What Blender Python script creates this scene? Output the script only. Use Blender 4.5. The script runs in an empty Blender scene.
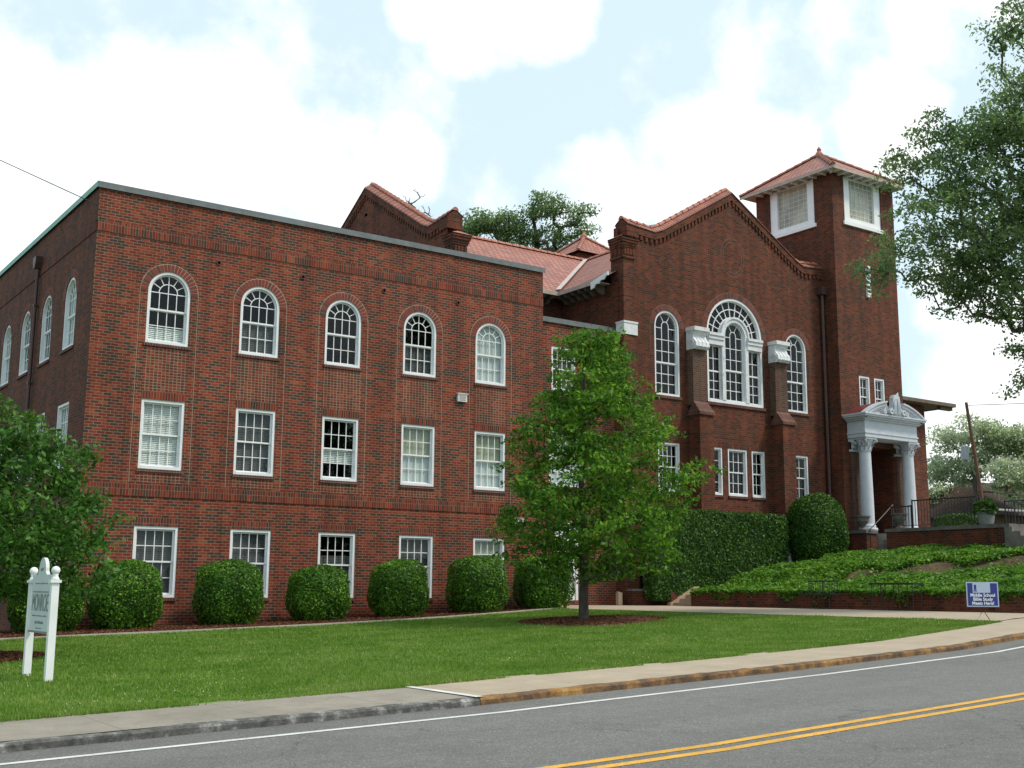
import bpy, math, random
import numpy as np
from mathutils import Vector, Matrix
from mathutils.geometry import tessellate_polygon
R = math.radians
random.seed(7); rng = np.random.default_rng(7)
scene = bpy.context.scene
col = scene.collection

# ------------------------------------------------------------------ camera
cam_d = bpy.data.cameras.new('camera'); cam = bpy.data.objects.new('camera', cam_d); col.objects.link(cam)
YAW, PITCH, ROLL = 0.6107, 0.1709, 0.0063
cy_, sy_, cp_, sp_ = math.cos(YAW), math.sin(YAW), math.cos(PITCH), math.sin(PITCH)
fwd = Vector((sy_*cp_, cy_*cp_, sp_)); rgt = Vector((cy_, -sy_, 0)); upv = rgt.cross(fwd)
c_, s_ = math.cos(ROLL), math.sin(ROLL)
r2 = rgt*c_ + upv*s_; u2 = -rgt*s_ + upv*c_
m = Matrix((r2, u2, -fwd)).transposed().to_4x4(); m.translation = Vector((-8.8567, -32.8192, 1.7))
cam.matrix_world = m
cam_d.sensor_width = 36; cam_d.lens = 1192.41*36/1024; cam_d.clip_end = 3000; cam_d.clip_start = .1
scene.camera = cam

# ------------------------------------------------------------------ sky, sun, exposure
SUN = Vector((0.50, -0.50, 0.95)).normalized()
w = bpy.data.worlds.new('World'); scene.world = w; w.use_nodes = True
nt = w.node_tree; N = nt.nodes; L = nt.links; N.clear()
out = N.new('ShaderNodeOutputWorld'); bg = N.new('ShaderNodeBackground'); bg.inputs['Strength'].default_value = 0.11
sky = N.new('ShaderNodeTexSky'); sky.sky_type = 'NISHITA'; sky.sun_disc = False
sky.sun_elevation = math.asin(SUN.z); sky.sun_rotation = math.atan2(SUN.x, SUN.y)
sky.air_density = 1.0; sky.dust_density = 2.5; sky.ozone_density = 1.0
tc = N.new('ShaderNodeTexCoord')
noi = N.new('ShaderNodeTexNoise'); noi.inputs['Scale'].default_value = 9; noi.inputs['Detail'].default_value = 9; noi.inputs['Roughness'].default_value = .6
L.new(tc.outputs['Generated'], noi.inputs['Vector'])
acc = None
CLOUDS = [((0.193, 0.934, 0.3), 0.99009, 0.99802, 0.24), ((0.265, 0.903, 0.338), 0.99365, 0.99873, 0.24), ((0.338, 0.881, 0.331), 0.99467, 0.99894, 0.24), ((0.413, 0.852, 0.321), 0.99643, 0.99929, 0.24), ((0.46, 0.819, 0.343), 0.9989, 0.99978, 0.24), ((0.225, 0.904, 0.362), 0.99841, 0.99968, 0.24), ((0.28, 0.883, 0.377), 0.9989, 0.99978, 0.24), ((0.49, 0.748, 0.447), 0.99841, 0.99968, 0.24), ((0.527, 0.717, 0.457), 0.99841, 0.99968, 0.24), ((0.445, 0.767, 0.462), 0.99929, 0.99986, 0.24), ((0.652, 0.68, 0.335), 0.99752, 0.99951, 0.24), ((0.6, 0.732, 0.322), 0.99784, 0.99957, 0.24), ((0.691, 0.64, 0.336), 0.99841, 0.99968, 0.24), ((0.755, 0.493, 0.432), 0.99784, 0.99957, 0.24), ((0.836, 0.533, 0.132), 0.99467, 0.99894, 0.24), ((0.813, 0.538, 0.225), 0.99841, 0.99968, 0.24), ((0.288, 0.916, 0.281), 0.99467, 0.99894, 0.24), ((0.753, 0.549, 0.363), 0.99841, 0.99968, 0.24)]
for d, lo, hi, amt in CLOUDS:
    dv = N.new('ShaderNodeVectorMath'); dv.operation = 'DOT_PRODUCT'; L.new(tc.outputs['Generated'], dv.inputs[0]); dv.inputs[1].default_value = Vector(d).normalized()
    mr = N.new('ShaderNodeMapRange'); mr.interpolation_type = 'SMOOTHSTEP'; L.new(dv.outputs['Value'], mr.inputs[0])
    mr.inputs[1].default_value = lo; mr.inputs[2].default_value = hi; mr.inputs[3].default_value = 0; mr.inputs[4].default_value = amt
    if acc is None: acc = mr.outputs[0]
    else:
        mx = N.new('ShaderNodeMath'); mx.operation = 'MAXIMUM'; L.new(acc, mx.inputs[0]); L.new(mr.outputs[0], mx.inputs[1]); acc = mx.outputs[0]
ad = N.new('ShaderNodeMath'); ad.operation = 'ADD'; L.new(noi.outputs['Fac'], ad.inputs[0]); L.new(acc, ad.inputs[1])
cr = N.new('ShaderNodeMapRange'); cr.interpolation_type = 'SMOOTHSTEP'; L.new(ad.outputs[0], cr.inputs[0]); cr.inputs[1].default_value = .50; cr.inputs[2].default_value = .82; cr.inputs[3].default_value = .14
mixc = N.new('ShaderNodeMix'); mixc.data_type = 'RGBA'; L.new(cr.outputs[0], mixc.inputs['Factor'])
mixc.inputs['B'].default_value = (9.8, 9.8, 9.8, 1)
hz = N.new('ShaderNodeMix'); hz.data_type = 'RGBA'; hz.inputs['Factor'].default_value = .72; L.new(sky.outputs[0], hz.inputs['A']); hz.inputs['B'].default_value = (6.0, 7.9, 8.8, 1); L.new(hz.outputs['Result'], mixc.inputs['A'])
L.new(mixc.outputs['Result'], bg.inputs['Color']); L.new(bg.outputs[0], out.inputs[0])
sd = bpy.data.lights.new('sun', 'SUN'); sd.energy = 2.5; sd.angle = R(9); sd.color = (1, .90, .76)
so = bpy.data.objects.new('sun', sd); col.objects.link(so); so.rotation_euler = SUN.to_track_quat('Z', 'Y').to_euler(); so.location = (0, 0, 60)
scene.view_settings.view_transform = 'Standard'; scene.view_settings.look = 'None'; scene.view_settings.gamma = 1
scene.view_settings.exposure = 0.30

# ------------------------------------------------------------------ helpers
def tag(o, label=None, cat=None, group=None, kind=None):
    if label: o['label'] = label
    if cat: o['category'] = cat
    if group: o['group'] = group
    if kind: o['kind'] = kind
    return o
def empty(name, loc, label, cat, group=None):
    o = bpy.data.objects.new(name, None); col.objects.link(o); o.location = loc; o.empty_display_size = .2
    return tag(o, label, cat, group)
def build(name, verts, faces, mat, parent=None, smooth=False, uv=None, colr=None):
    me = bpy.data.meshes.new(name); me.from_pydata([tuple(v) for v in verts], [], faces)
    if smooth: me.polygons.foreach_set('use_smooth', [True]*len(me.polygons))
    if uv is not None:
        l = me.uv_layers.new(name='UVMap'); l.data.foreach_set('uv', np.array(uv, dtype=np.float32).ravel())
    if colr is not None:
        a = me.attributes.new('tint', 'FLOAT', 'FACE'); a.data.foreach_set('value', np.array(colr, dtype=np.float32))
    if mat: me.materials.append(mat)
    me.update()
    o = bpy.data.objects.new(name, me); col.objects.link(o)
    if parent:
        o.parent = parent
        root = parent
        off = Vector((0, 0, 0))
        while root: off += root.location; root = root.parent
        o.location = -off      # geometry is written in world metres
    return o
class MB:
    def __init__(s): s.v = []; s.f = []; s.c = []
    def add(s, vs, fs, c=None):
        n = len(s.v); s.v += [tuple(a) for a in vs]; s.f += [tuple(i+n for i in f) for f in fs]; s.c += [c if c is not None else .5]*len(fs); return s
    def box(s, x0, x1, y0, y1, z0, z1, M=None, c=None):
        vs = [(x, y, z) for z in (z0, z1) for x, y in ((x0, y0), (x1, y0), (x1, y1), (x0, y1))]
        if M: vs = [M(*q) for q in vs]
        return s.add(vs, [(0,3,2,1),(4,5,6,7),(0,1,5,4),(1,2,6,5),(2,3,7,6),(3,0,4,7)], c)
    def tube(s, pts, rad, n=8, cap=True):
        pts = [Vector(q) for q in pts]; rad = rad if isinstance(rad, (list, tuple)) else [rad]*len(pts)
        vs = []
        for i, q in enumerate(pts):
            t = (pts[min(i+1, len(pts)-1)] - pts[max(i-1, 0)]).normalized()
            a = t.cross(Vector((0, 0, 1)) if abs(t.z) < .9 else Vector((1, 0, 0))).normalized(); b = t.cross(a)
            for k in range(n):
                an = 2*math.pi*k/n; vs.append(q + (a*math.cos(an) + b*math.sin(an))*rad[i])
        fs = [(i*n+k, i*n+(k+1) % n, (i+1)*n+(k+1) % n, (i+1)*n+k) for i in range(len(pts)-1) for k in range(n)]
        if cap: fs += [tuple(range(n))[::-1], tuple((len(pts)-1)*n+k for k in range(n))]
        return s.add(vs, fs)
    def lathe(s, c, prof, n=20):
        vs = [(c[0]+r*math.cos(2*math.pi*k/n), c[1]+r*math.sin(2*math.pi*k/n), c[2]+z) for r, z in prof for k in range(n)]
        fs = [(i*n+k, i*n+(k+1) % n, (i+1)*n+(k+1) % n, (i+1)*n+k) for i in range(len(prof)-1) for k in range(n)]
        fs += [tuple(range(n))[::-1], tuple((len(prof)-1)*n+k for k in range(n))]
        return s.add(vs, fs)
    def prism(s, poly, M, d0, d1):
        n = len(poly); vs = [M(u, v, d0) for u, v in poly] + [M(u, v, d1) for u, v in poly]
        tri = tessellate_polygon([[Vector((u, v, 0)) for u, v in poly]])
        fs = [tuple(t) for t in tri] + [tuple(i+n for i in t[::-1]) for t in tri] + [(i, (i+1) % n, n+(i+1) % n, n+i) for i in range(n)]
        return s.add(vs, fs)
    def arc(s, cu, cv, ra, rb, a0, a1, d0, d1, M, n=16, cap=True):
        vs = []
        for i in range(n+1):
            a = R(a0 + (a1-a0)*i/n); ca, sa = math.cos(a), math.sin(a)
            vs += [M(cu+ra*ca, cv+ra*sa, d0), M(cu+rb*ca, cv+rb*sa, d0), M(cu+rb*ca, cv+rb*sa, d1), M(cu+ra*ca, cv+ra*sa, d1)]
        fs = []
        for i in range(n):
            b = i*4
            fs += [(b+k, b+(k+1) % 4, b+4+(k+1) % 4, b+4+k) for k in range(4)]
        fs += [(0, 1, 2, 3), (n*4+3, n*4+2, n*4+1, n*4)]
        return s.add(vs, fs)
    def build(s, name, mat, parent=None, smooth=False, tint=False):
        return build(name, s.v, s.f, mat, parent, smooth, colr=s.c if tint else None)
def MY(Y):  # street-facing plane: u=X, v=Z, d = towards the street
    return lambda u, v, d=0: (u, Y-d, v)
def MX(X):  # west-facing plane: u=Y, v=Z, d = towards -X
    return lambda u, v, d=0: (X-d, u, v)

# ------------------------------------------------------------------ materials
def newmat(name):
    m = bpy.data.materials.new(name); m.use_nodes = True; nt = m.node_tree; b = nt.nodes['Principled BSDF']; return m, nt, nt.nodes, nt.links, b
def ramp(N, stops, interp='LINEAR'):
    r = N.new('ShaderNodeValToRGB'); e = r.color_ramp.elements; r.color_ramp.interpolation = interp
    while len(e) < len(stops): e.new(.5)
    for el, (p, c) in zip(e, stops): el.position = p; el.color = (*c, 1)
    return r
def noise(N, L, vec, scale, detail=5, rough=.6):
    n = N.new('ShaderNodeTexNoise'); n.inputs['Scale'].default_value = scale; n.inputs['Detail'].default_value = detail; n.inputs['Roughness'].default_value = rough
    L.new(vec, n.inputs['Vector']); return n
def mathn(N, L, op, a, b=None, c=None):
    n = N.new('ShaderNodeMath'); n.operation = op
    for i, x in enumerate((a, b, c)):
        if x is None: continue
        if isinstance(x, (int, float)): n.inputs[i].default_value = x
        else: L.new(x, n.inputs[i])
    return n.outputs[0]
def mixrgb(N, L, f, a, b, mode='MIX'):
    n = N.new('ShaderNodeMix'); n.data_type = 'RGBA'; n.blend_type = mode
    for k, x in (('Factor', f), ('A', a), ('B', b)):
        if isinstance(x, (int, float)): n.inputs[k].default_value = x
        elif isinstance(x, tuple): n.inputs[k].default_value = (*x, 1)
        else: L.new(x, n.inputs[k])
    return n.outputs['Result']
def simple(name, c, rough=.6, var=.12, scale=3., metallic=0, bump=0.0, spec=.5, dirt=None):
    m, nt, N, L, b = newmat(name)
    g = N.new('ShaderNodeNewGeometry'); n = noise(N, L, g.outputs['Position'], scale, 6)
    lo = tuple(x*(1-var*1.6) for x in c); hi = tuple(min(1, x*(1+var)) for x in c)
    r = ramp(N, [(.3, lo), (.7, hi)]); L.new(n.outputs['Fac'], r.inputs[0]); src = r.outputs[0]
    if dirt:
        n2 = noise(N, L, g.outputs['Position'], dirt[1], 8, .7); r2_ = ramp(N, [(dirt[2], (0,0,0)), (dirt[2]+.1, (1,1,1))]); L.new(n2.outputs['Fac'], r2_.inputs[0])
        src = mixrgb(N, L, r2_.outputs[0], src, dirt[0])
    L.new(src, b.inputs['Base Color']); b.inputs['Roughness'].default_value = rough; b.inputs['Metallic'].default_value = metallic; b.inputs['Specular IOR Level'].default_value = spec
    if bump:
        bp = N.new('ShaderNodeBump'); bp.inputs['Strength'].default_value = bump; bp.inputs['Distance'].default_value = .02
        n3 = noise(N, L, g.outputs['Position'], scale*12, 4); L.new(n3.outputs['Fac'], bp.inputs['Height']); L.new(bp.outputs[0], b.inputs['Normal'])
    return m
def brick(name, ramp_stops, mortar=(.30,.235,.18), upright=False, bw=.225, rh=.082, ms=.011, offset=.5, shift=0., mbump=.5):
    m, nt, N, L, b = newmat(name)
    g = N.new('ShaderNodeNewGeometry'); s = N.new('ShaderNodeSeparateXYZ'); L.new(g.outputs['Position'], s.inputs[0])
    u = mathn(N, L, 'ADD', s.outputs['X'], s.outputs['Y']); u = mathn(N, L, 'ADD', u, 100+shift); v = mathn(N, L, 'ADD', s.outputs['Z'], 20)
    wob = noise(N, L, g.outputs['Position'], 2.2, 4); wb = mathn(N, L, 'MULTIPLY_ADD', wob.outputs['Fac'], .05, -.025); u = mathn(N, L, 'ADD', u, wb); v = mathn(N, L, 'MULTIPLY_ADD', wob.outputs['Fac'], .022, v)
    cb = N.new('ShaderNodeCombineXYZ'); L.new(v if upright else u, cb.inputs[0]); L.new(u if upright else v, cb.inputs[1])
    bt = N.new('ShaderNodeTexBrick'); bt.offset = offset; bt.squash = 1; L.new(cb.outputs[0], bt.inputs['Vector'])
    bt.inputs['Scale'].default_value = 1; bt.inputs['Brick Width'].default_value = bw; bt.inputs['Row Height'].default_value = rh; bt.inputs['Mortar Size'].default_value = ms
    bt.inputs['Mortar Smooth'].default_value = .3; bt.inputs['Color1'].default_value = (0,0,0,1); bt.inputs['Color2'].default_value = (1,1,1,1); bt.inputs['Mortar'].default_value = (.5,.5,.5,1)
    n1 = noise(N, L, g.outputs['Position'], 1.3, 3); n2 = noise(N, L, g.outputs['Position'], .35, 4)
    t = mathn(N, L, 'MULTIPLY', bt.outputs['Color'], .62)
    t2 = mathn(N, L, 'MULTIPLY', n1.outputs['Fac'], .76); t = mathn(N, L, 'ADD', t, t2)
    r = ramp(N, ramp_stops); L.new(mathn(N, L, 'SUBTRACT', t, .19), r.inputs[0])
    fine = noise(N, L, g.outputs['Position'], 30, 3); fr = ramp(N, [(.2, (.72,.72,.72)), (.8, (1.2,1.2,1.2))]); L.new(fine.outputs['Fac'], fr.inputs[0])
    cbk = mixrgb(N, L, 1., r.outputs[0], fr.outputs[0], 'MULTIPLY')
    cc = mixrgb(N, L, bt.outputs['Fac'], cbk, mortar)
    st = ramp(N, [(.25, (.8,.8,.8)), (.7, (1.1,1.1,1.1))]); L.new(n2.outputs['Fac'], st.inputs[0])
    # rain streaks: stretched vertically, a stain that stays put
    mp = N.new('ShaderNodeMapping'); mp.inputs['Scale'].default_value = (1.6, 1.6, .14); L.new(g.outputs['Position'], mp.inputs[0])
    n4 = noise(N, L, mp.outputs[0], 1.5, 6, .65); s4 = ramp(N, [(.38, (.74,.73,.72)), (.58, (1.04,1.04,1.04))]); L.new(n4.outputs['Fac'], s4.inputs[0])
    cc = mixrgb(N, L, 1., cc, st.outputs[0], 'MULTIPLY'); cc = mixrgb(N, L, 1., cc, s4.outputs[0], 'MULTIPLY')
    L.new(cc, b.inputs['Base Color']); b.inputs['Roughness'].default_value = .85; b.inputs['Specular IOR Level'].default_value = .25
    bp = N.new('ShaderNodeBump'); bp.inputs['Strength'].default_value = mbump; bp.inputs['Distance'].default_value = .012; bp.invert = True
    L.new(bt.outputs['Fac'], bp.inputs['Height']); L.new(bp.outputs[0], b.inputs['Normal'])
    return m
RED = [(0, (.036,.029,.025)), (.27, (.056,.038,.029)), (.38, (.115,.027,.016)), (.56, (.185,.026,.012)), (.74, (.250,.040,.016)), (.9, (.28,.075,.032)), (1, (.13,.023,.013))]
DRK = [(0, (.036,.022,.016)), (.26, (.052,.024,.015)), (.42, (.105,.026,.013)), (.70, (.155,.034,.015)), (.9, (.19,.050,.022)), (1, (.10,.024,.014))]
M_brick = brick('red_brick', RED, mortar=(.22,.145,.10))
M_soldier = brick('red_brick_upright', RED, mortar=(.20,.12,.085), upright=True, bw=.23, rh=.08, offset=0.)
M_stack = brick('red_brick_stacked', RED, mortar=(.25,.165,.115), bw=.112, rh=.082, ms=.013, offset=0.)
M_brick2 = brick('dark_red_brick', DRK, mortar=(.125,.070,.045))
M_brick3 = brick('brown_brick', [(0, (.05,.034,.026)), (.5, (.11,.055,.036)), (1, (.15,.065,.04))], mortar=(.15,.11,.085))
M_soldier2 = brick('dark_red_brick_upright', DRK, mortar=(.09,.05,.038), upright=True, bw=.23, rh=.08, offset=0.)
def wedge_mat(name, stops):
    m, nt, N, L, b = newmat(name); a = N.new('ShaderNodeAttribute'); a.attribute_name = 'tint'; r = ramp(N, stops); L.new(a.outputs['Fac'], r.inputs[0])
    L.new(r.outputs[0], b.inputs['Base Color']); b.inputs['Roughness'].default_value = .85; return m
M_wedge = wedge_mat('arch_brick', [(0, (.06,.035,.028)), (.25, (.13,.030,.02)), (.7, (.21,.032,.018)), (1, (.17,.028,.017))])
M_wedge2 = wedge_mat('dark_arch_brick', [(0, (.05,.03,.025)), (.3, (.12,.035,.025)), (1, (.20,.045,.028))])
M_mortar = simple('mortar', (.33,.25,.185), .9, .1, 8)
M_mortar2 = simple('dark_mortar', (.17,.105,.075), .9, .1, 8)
M_white = simple('white_paint', (.74,.76,.78), .5, .05, 5, dirt=((.42,.40,.37), 9, .64))
M_white_clean = simple('white_trim', (.78,.79,.80), .45, .04, 3)
M_stone = simple('white_stone', (.66,.68,.70), .7, .10, 6, bump=.3, dirt=((.33,.32,.30), 4, .58))
M_portico = simple('portico_paint', (.50,.535,.58), .55, .06, 5, dirt=((.36,.37,.38), 5, .62))
M_cap = simple('grey_metal_cap', (.13,.15,.155), .5, .15, 4)
M_capgreen = simple('green_copper_edge', (.16,.38,.30), .5, .1, 4)
M_dark = simple('shade_black', (.010,.010,.011), 1., .1, 3, spec=0)  # near-black colour stands in for the shade of unlit rooms and holes
M_sill = brick('sill_brick', [(0, (.07,.035,.03)), (1, (.17,.045,.03))], mortar=(.2,.15,.12), upright=True, bw=.3, rh=.08, offset=0.)
M_iron = simple('black_iron', (.02,.02,.022), .45, .2, 10)
M_bronze = simple('brown_downspout', (.07,.032,.026), .5, .15, 4)
M_soffit = simple('brown_soffit', (.13,.095,.07), .8, .2, 4)
M_fascia = simple('fascia_tan', (.42,.36,.31), .7, .15, 4)
M_concrete = simple('concrete', (.40,.37,.32), .9, .12, 1.2, bump=.4, dirt=((.26,.24,.21), 2.2, .56))
M_capstone = simple('capstone', (.13,.12,.11), .85, .25, 3, bump=.4)
M_step = simple('step_stone', (.16,.14,.125), .85, .2, 3, bump=.3)
M_stringer = simple('stair_cheek', (.38,.27,.19), .9, .12, 3, bump=.3)
M_bark = simple('bark', (.085,.068,.055), .95, .3, 9, bump=1.)
M_barkgrey = simple('grey_bark', (.13,.115,.10), .95, .3, 9, bump=1.)
M_redmetal = simple('red_metal_roof', (.13,.025,.022), .5, .1, 3)
M_urn = simple('grey_urn', (.15,.135,.12), .85, .2, 8, bump=.4)
M_pot = simple('pale_pot', (.20,.205,.195), .8, .15, 6, bump=.3)
M_wood = simple('weathered_pole', (.15,.075,.05), .9, .25, 6)
M_blue = simple('sign_blue', (.022,.03,.20), .4, .05, 3)
M_ltblue = simple('sign_panel_grey', (.42,.50,.62), .4, .05, 3)
M_signtext = simple('sign_grey_text', (.20,.22,.22), .6, .05, 3)
M_signpale = simple('sign_board', (.55,.60,.60), .5, .05, 2)
M_yellow = simple('yellow_line', (.62,.33,.035), .75, .15, 2.5, dirt=((.16,.14,.12), 26, .55))
M_wline = simple('white_line', (.60,.60,.58), .75, .1, 2.5, dirt=((.2,.2,.2), 26, .57))
M_lamp = simple('lamp_shell', (.62,.64,.66), .4, .05, 3)

def glass_mat():
    m, nt, N, L, b = newmat('window_glass'); N.remove(b)
    o = N['Material Output']; tr = N.new('ShaderNodeBsdfTransparent'); tr.inputs[0].default_value = (.92,.94,.93,1)
    gl = N.new('ShaderNodeBsdfGlossy'); gl.inputs['Roughness'].default_value = .0
    g = N.new('ShaderNodeNewGeometry'); n = noise(N, L, g.outputs['Position'], 1.6, 2); bp = N.new('ShaderNodeBump'); bp.inputs['Strength'].default_value = .06; bp.inputs['Distance'].default_value = .01
    L.new(n.outputs['Fac'], bp.inputs['Height']); L.new(bp.outputs[0], gl.inputs['Normal'])
    fr = N.new('ShaderNodeFresnel'); fr.inputs[0].default_value = 1.5
    mx = N.new('ShaderNodeMixShader'); L.new(mathn(N, L, 'MULTIPLY', mathn(N, L, 'MULTIPLY', fr.outputs[0], mathn(N, L, 'SUBTRACT', 1., g.outputs['Backfacing'])), .75), mx.inputs[0]); L.new(tr.outputs[0], mx.inputs[1]); L.new(gl.outputs[0], mx.inputs[2]); L.new(mx.outputs[0], o.inputs[0])
    return m
M_glass = glass_mat()
M_frost = simple('leaded_frosted_glass', (.40,.38,.29), .25, .28, 1.1)
M_blind = simple('blind_white', (.82,.85,.82), .7, .05, 3)
M_blindd = simple('blind_grey', (.085,.09,.09), .7, .05, 3)
M_curtain = simple('pale_shade', (.60,.66,.66), .8, .05, 2)
M_curtain2 = simple('cream_curtain', (.45,.47,.36), .8, .08, 2)

def tile_mat(name, stops, bw=.28, rh=.33):
    m, nt, N, L, b = newmat(name); uv = N.new('ShaderNodeUVMap'); g = N.new('ShaderNodeNewGeometry')
    bt = N.new('ShaderNodeTexBrick'); bt.offset = .5; L.new(uv.outputs[0], bt.inputs['Vector']); bt.inputs['Scale'].default_value = 1
    bt.inputs['Brick Width'].default_value = bw; bt.inputs['Row Height'].default_value = rh; bt.inputs['Mortar Size'].default_value = .030; bt.inputs['Mortar Smooth'].default_value = .6
    bt.inputs['Color1'].default_value = (0,0,0,1); bt.inputs['Color2'].default_value = (1,1,1,1); bt.inputs['Mortar'].default_value = (.3,.3,.3,1)
    n1 = noise(N, L, g.outputs['Position'], .8, 5); t = mathn(N, L, 'MULTIPLY_ADD', bt.outputs['Color'], .5, mathn(N, L, 'MULTIPLY', n1.outputs['Fac'], .6))
    r = ramp(N, stops); L.new(mathn(N, L, 'SUBTRACT', t, .05), r.inputs[0])
    cc = mixrgb(N, L, bt.outputs['Fac'], r.outputs[0], tuple(x*.30 for x in stops[0][1]))
    L.new(cc, b.inputs['Base Color']); b.inputs['Roughness'].default_value = .55
    sx = N.new('ShaderNodeSeparateXYZ'); L.new(uv.outputs[0], sx.inputs[0])
    fr = mathn(N, L, 'FRACT', mathn(N, L, 'DIVIDE', sx.outputs['Y'], rh)); fx = mathn(N, L, 'SINE', mathn(N, L, 'MULTIPLY', sx.outputs['X'], 2*math.pi/bw))
    h = mathn(N, L, 'ADD', mathn(N, L, 'MULTIPLY', fr, -1.), mathn(N, L, 'MULTIPLY', fx, .35))
    bp = N.new('ShaderNodeBump'); bp.inputs['Strength'].default_value = .9; bp.inputs['Distance'].default_value = .05; L.new(h, bp.inputs['Height']); L.new(bp.outputs[0], b.inputs['Normal'])
    return m
M_tile = tile_mat('red_roof_tile', [(0, (.20,.062,.040)), (.5, (.36,.120,.075)), (1, (.48,.19,.115))])
M_ridge = simple('ridge_tile', (.38,.135,.085), .6, .25, 4)
M_shingle = tile_mat('brown_shingle', [(0, (.065,.046,.040)), (.5, (.095,.068,.058)), (1, (.13,.092,.078))], .3, .14)

M_shingle.node_tree.nodes['Principled BSDF'].inputs['Roughness'].default_value = 1.; M_shingle.node_tree.nodes['Principled BSDF'].inputs['Specular IOR Level'].default_value = .05
def leaf_mat(name, c0, c1, c2, rough=.45, trans=.35):
    m, nt, N, L, b = newmat(name); o = N['Material Output']; g = N.new('ShaderNodeNewGeometry')
    r = ramp(N, [(0, c0), (.55, c1), (1, c2)]); n = noise(N, L, g.outputs['Position'], 1.1, 3)
    t = mathn(N, L, 'MULTIPLY_ADD', g.outputs['Random Per Island'], .62, mathn(N, L, 'MULTIPLY_ADD', n.outputs['Fac'], 1.1, -.36)); L.new(t, r.inputs[0])
    L.new(r.outputs[0], b.inputs['Base Color']); b.inputs['Roughness'].default_value = rough; b.inputs['Specular IOR Level'].default_value = .22
    tr = N.new('ShaderNodeBsdfTranslucent'); hs = N.new('ShaderNodeHueSaturation'); hs.inputs['Value'].default_value = 1.5; hs.inputs['Hue'].default_value = .485; L.new(r.outputs[0], hs.inputs['Color']); L.new(hs.outputs[0], tr.inputs[0])
    mx = N.new('ShaderNodeMixShader'); mx.inputs[0].default_value = trans; L.new(b.outputs[0], mx.inputs[1]); L.new(tr.outputs[0], mx.inputs[2]); L.new(mx.outputs[0], o.inputs[0])
    return m
M_leaf_young = leaf_mat('young_tree_leaf', (.018,.062,.006), (.070,.195,.014), (.23,.42,.04), .45, .4)
M_leaf_left = leaf_mat('broad_leaf', (.014,.048,.008), (.045,.135,.016), (.13,.27,.04), .45, .3)
M_leaf_oak = leaf_mat('oak_leaf', (.060,.115,.042), (.14,.235,.085), (.26,.36,.14), .6, .5)
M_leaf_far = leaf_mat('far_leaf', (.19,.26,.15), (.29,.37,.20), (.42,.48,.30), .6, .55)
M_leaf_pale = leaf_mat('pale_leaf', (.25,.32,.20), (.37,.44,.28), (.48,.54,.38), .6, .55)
M_leaf_bush = leaf_mat('box_leaf', (.018,.062,.006), (.062,.170,.013), (.19,.37,.035), .45, .25)
M_leaf_hedge = leaf_mat('hedge_leaf', (.012,.044,.006), (.036,.105,.011), (.11,.22,.026), .5, .25)
M_leaf_ivy = leaf_mat('ivy_leaf', (.022,.085,.006), (.080,.210,.012), (.21,.38,.035), .5, .3)
M_leaf_dark = leaf_mat('shrub_leaf', (.016,.045,.010), (.03,.075,.014), (.06,.12,.022), .55, .25)  # shrub leaf; as bush and hedge core it stands for shade among leaves
M_blade = leaf_mat('grass_blade', (.060,.150,.015), (.135,.250,.030), (.29,.35,.11), .65, .35)

def ground_mat(name, stops, scale, det=8, bump=.5, fine=60, fineamt=.25, rough=.95):
    m, nt, N, L, b = newmat(name); g = N.new('ShaderNodeNewGeometry'); n = noise(N, L, g.outputs['Position'], scale, det, .65); r = ramp(N, stops); L.new(n.outputs['Fac'], r.inputs[0])
    n2 = noise(N, L, g.outputs['Position'], fine, 3, .7); fr = ramp(N, [(.25, (1-fineamt,)*3), (.75, (1+fineamt,)*3)]); L.new(n2.outputs['Fac'], fr.inputs[0])
    L.new(mixrgb(N, L, 1., r.outputs[0], fr.outputs[0], 'MULTIPLY'), b.inputs['Base Color']); b.inputs['Roughness'].default_value = rough; b.inputs['Specular IOR Level'].default_value = .3
    bp = N.new('ShaderNodeBump'); bp.inputs['Strength'].default_value = bump; bp.inputs['Distance'].default_value = .01; L.new(n2.outputs['Fac'], bp.inputs['Height']); L.new(bp.outputs[0], b.inputs['Normal'])
    return m
M_lawn = ground_mat('lawn_ground', [(.3, (.055,.13,.016)), (.5, (.095,.19,.026)), (.7, (.17,.22,.05))], .8)
M_mulch = ground_mat('mulch', [(.3, (.07,.028,.018)), (.7, (.17,.075,.045))], 6, fine=40, fineamt=.6, bump=1.)
M_soil = ground_mat('ivy_soil', [(.3, (.05,.045,.02)), (.7, (.12,.08,.045))], 2, fine=30, fineamt=.4)
M_earth = ground_mat('far_ground', [(.3, (.05,.08,.03)), (.7, (.09,.12,.05))], .3)
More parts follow.
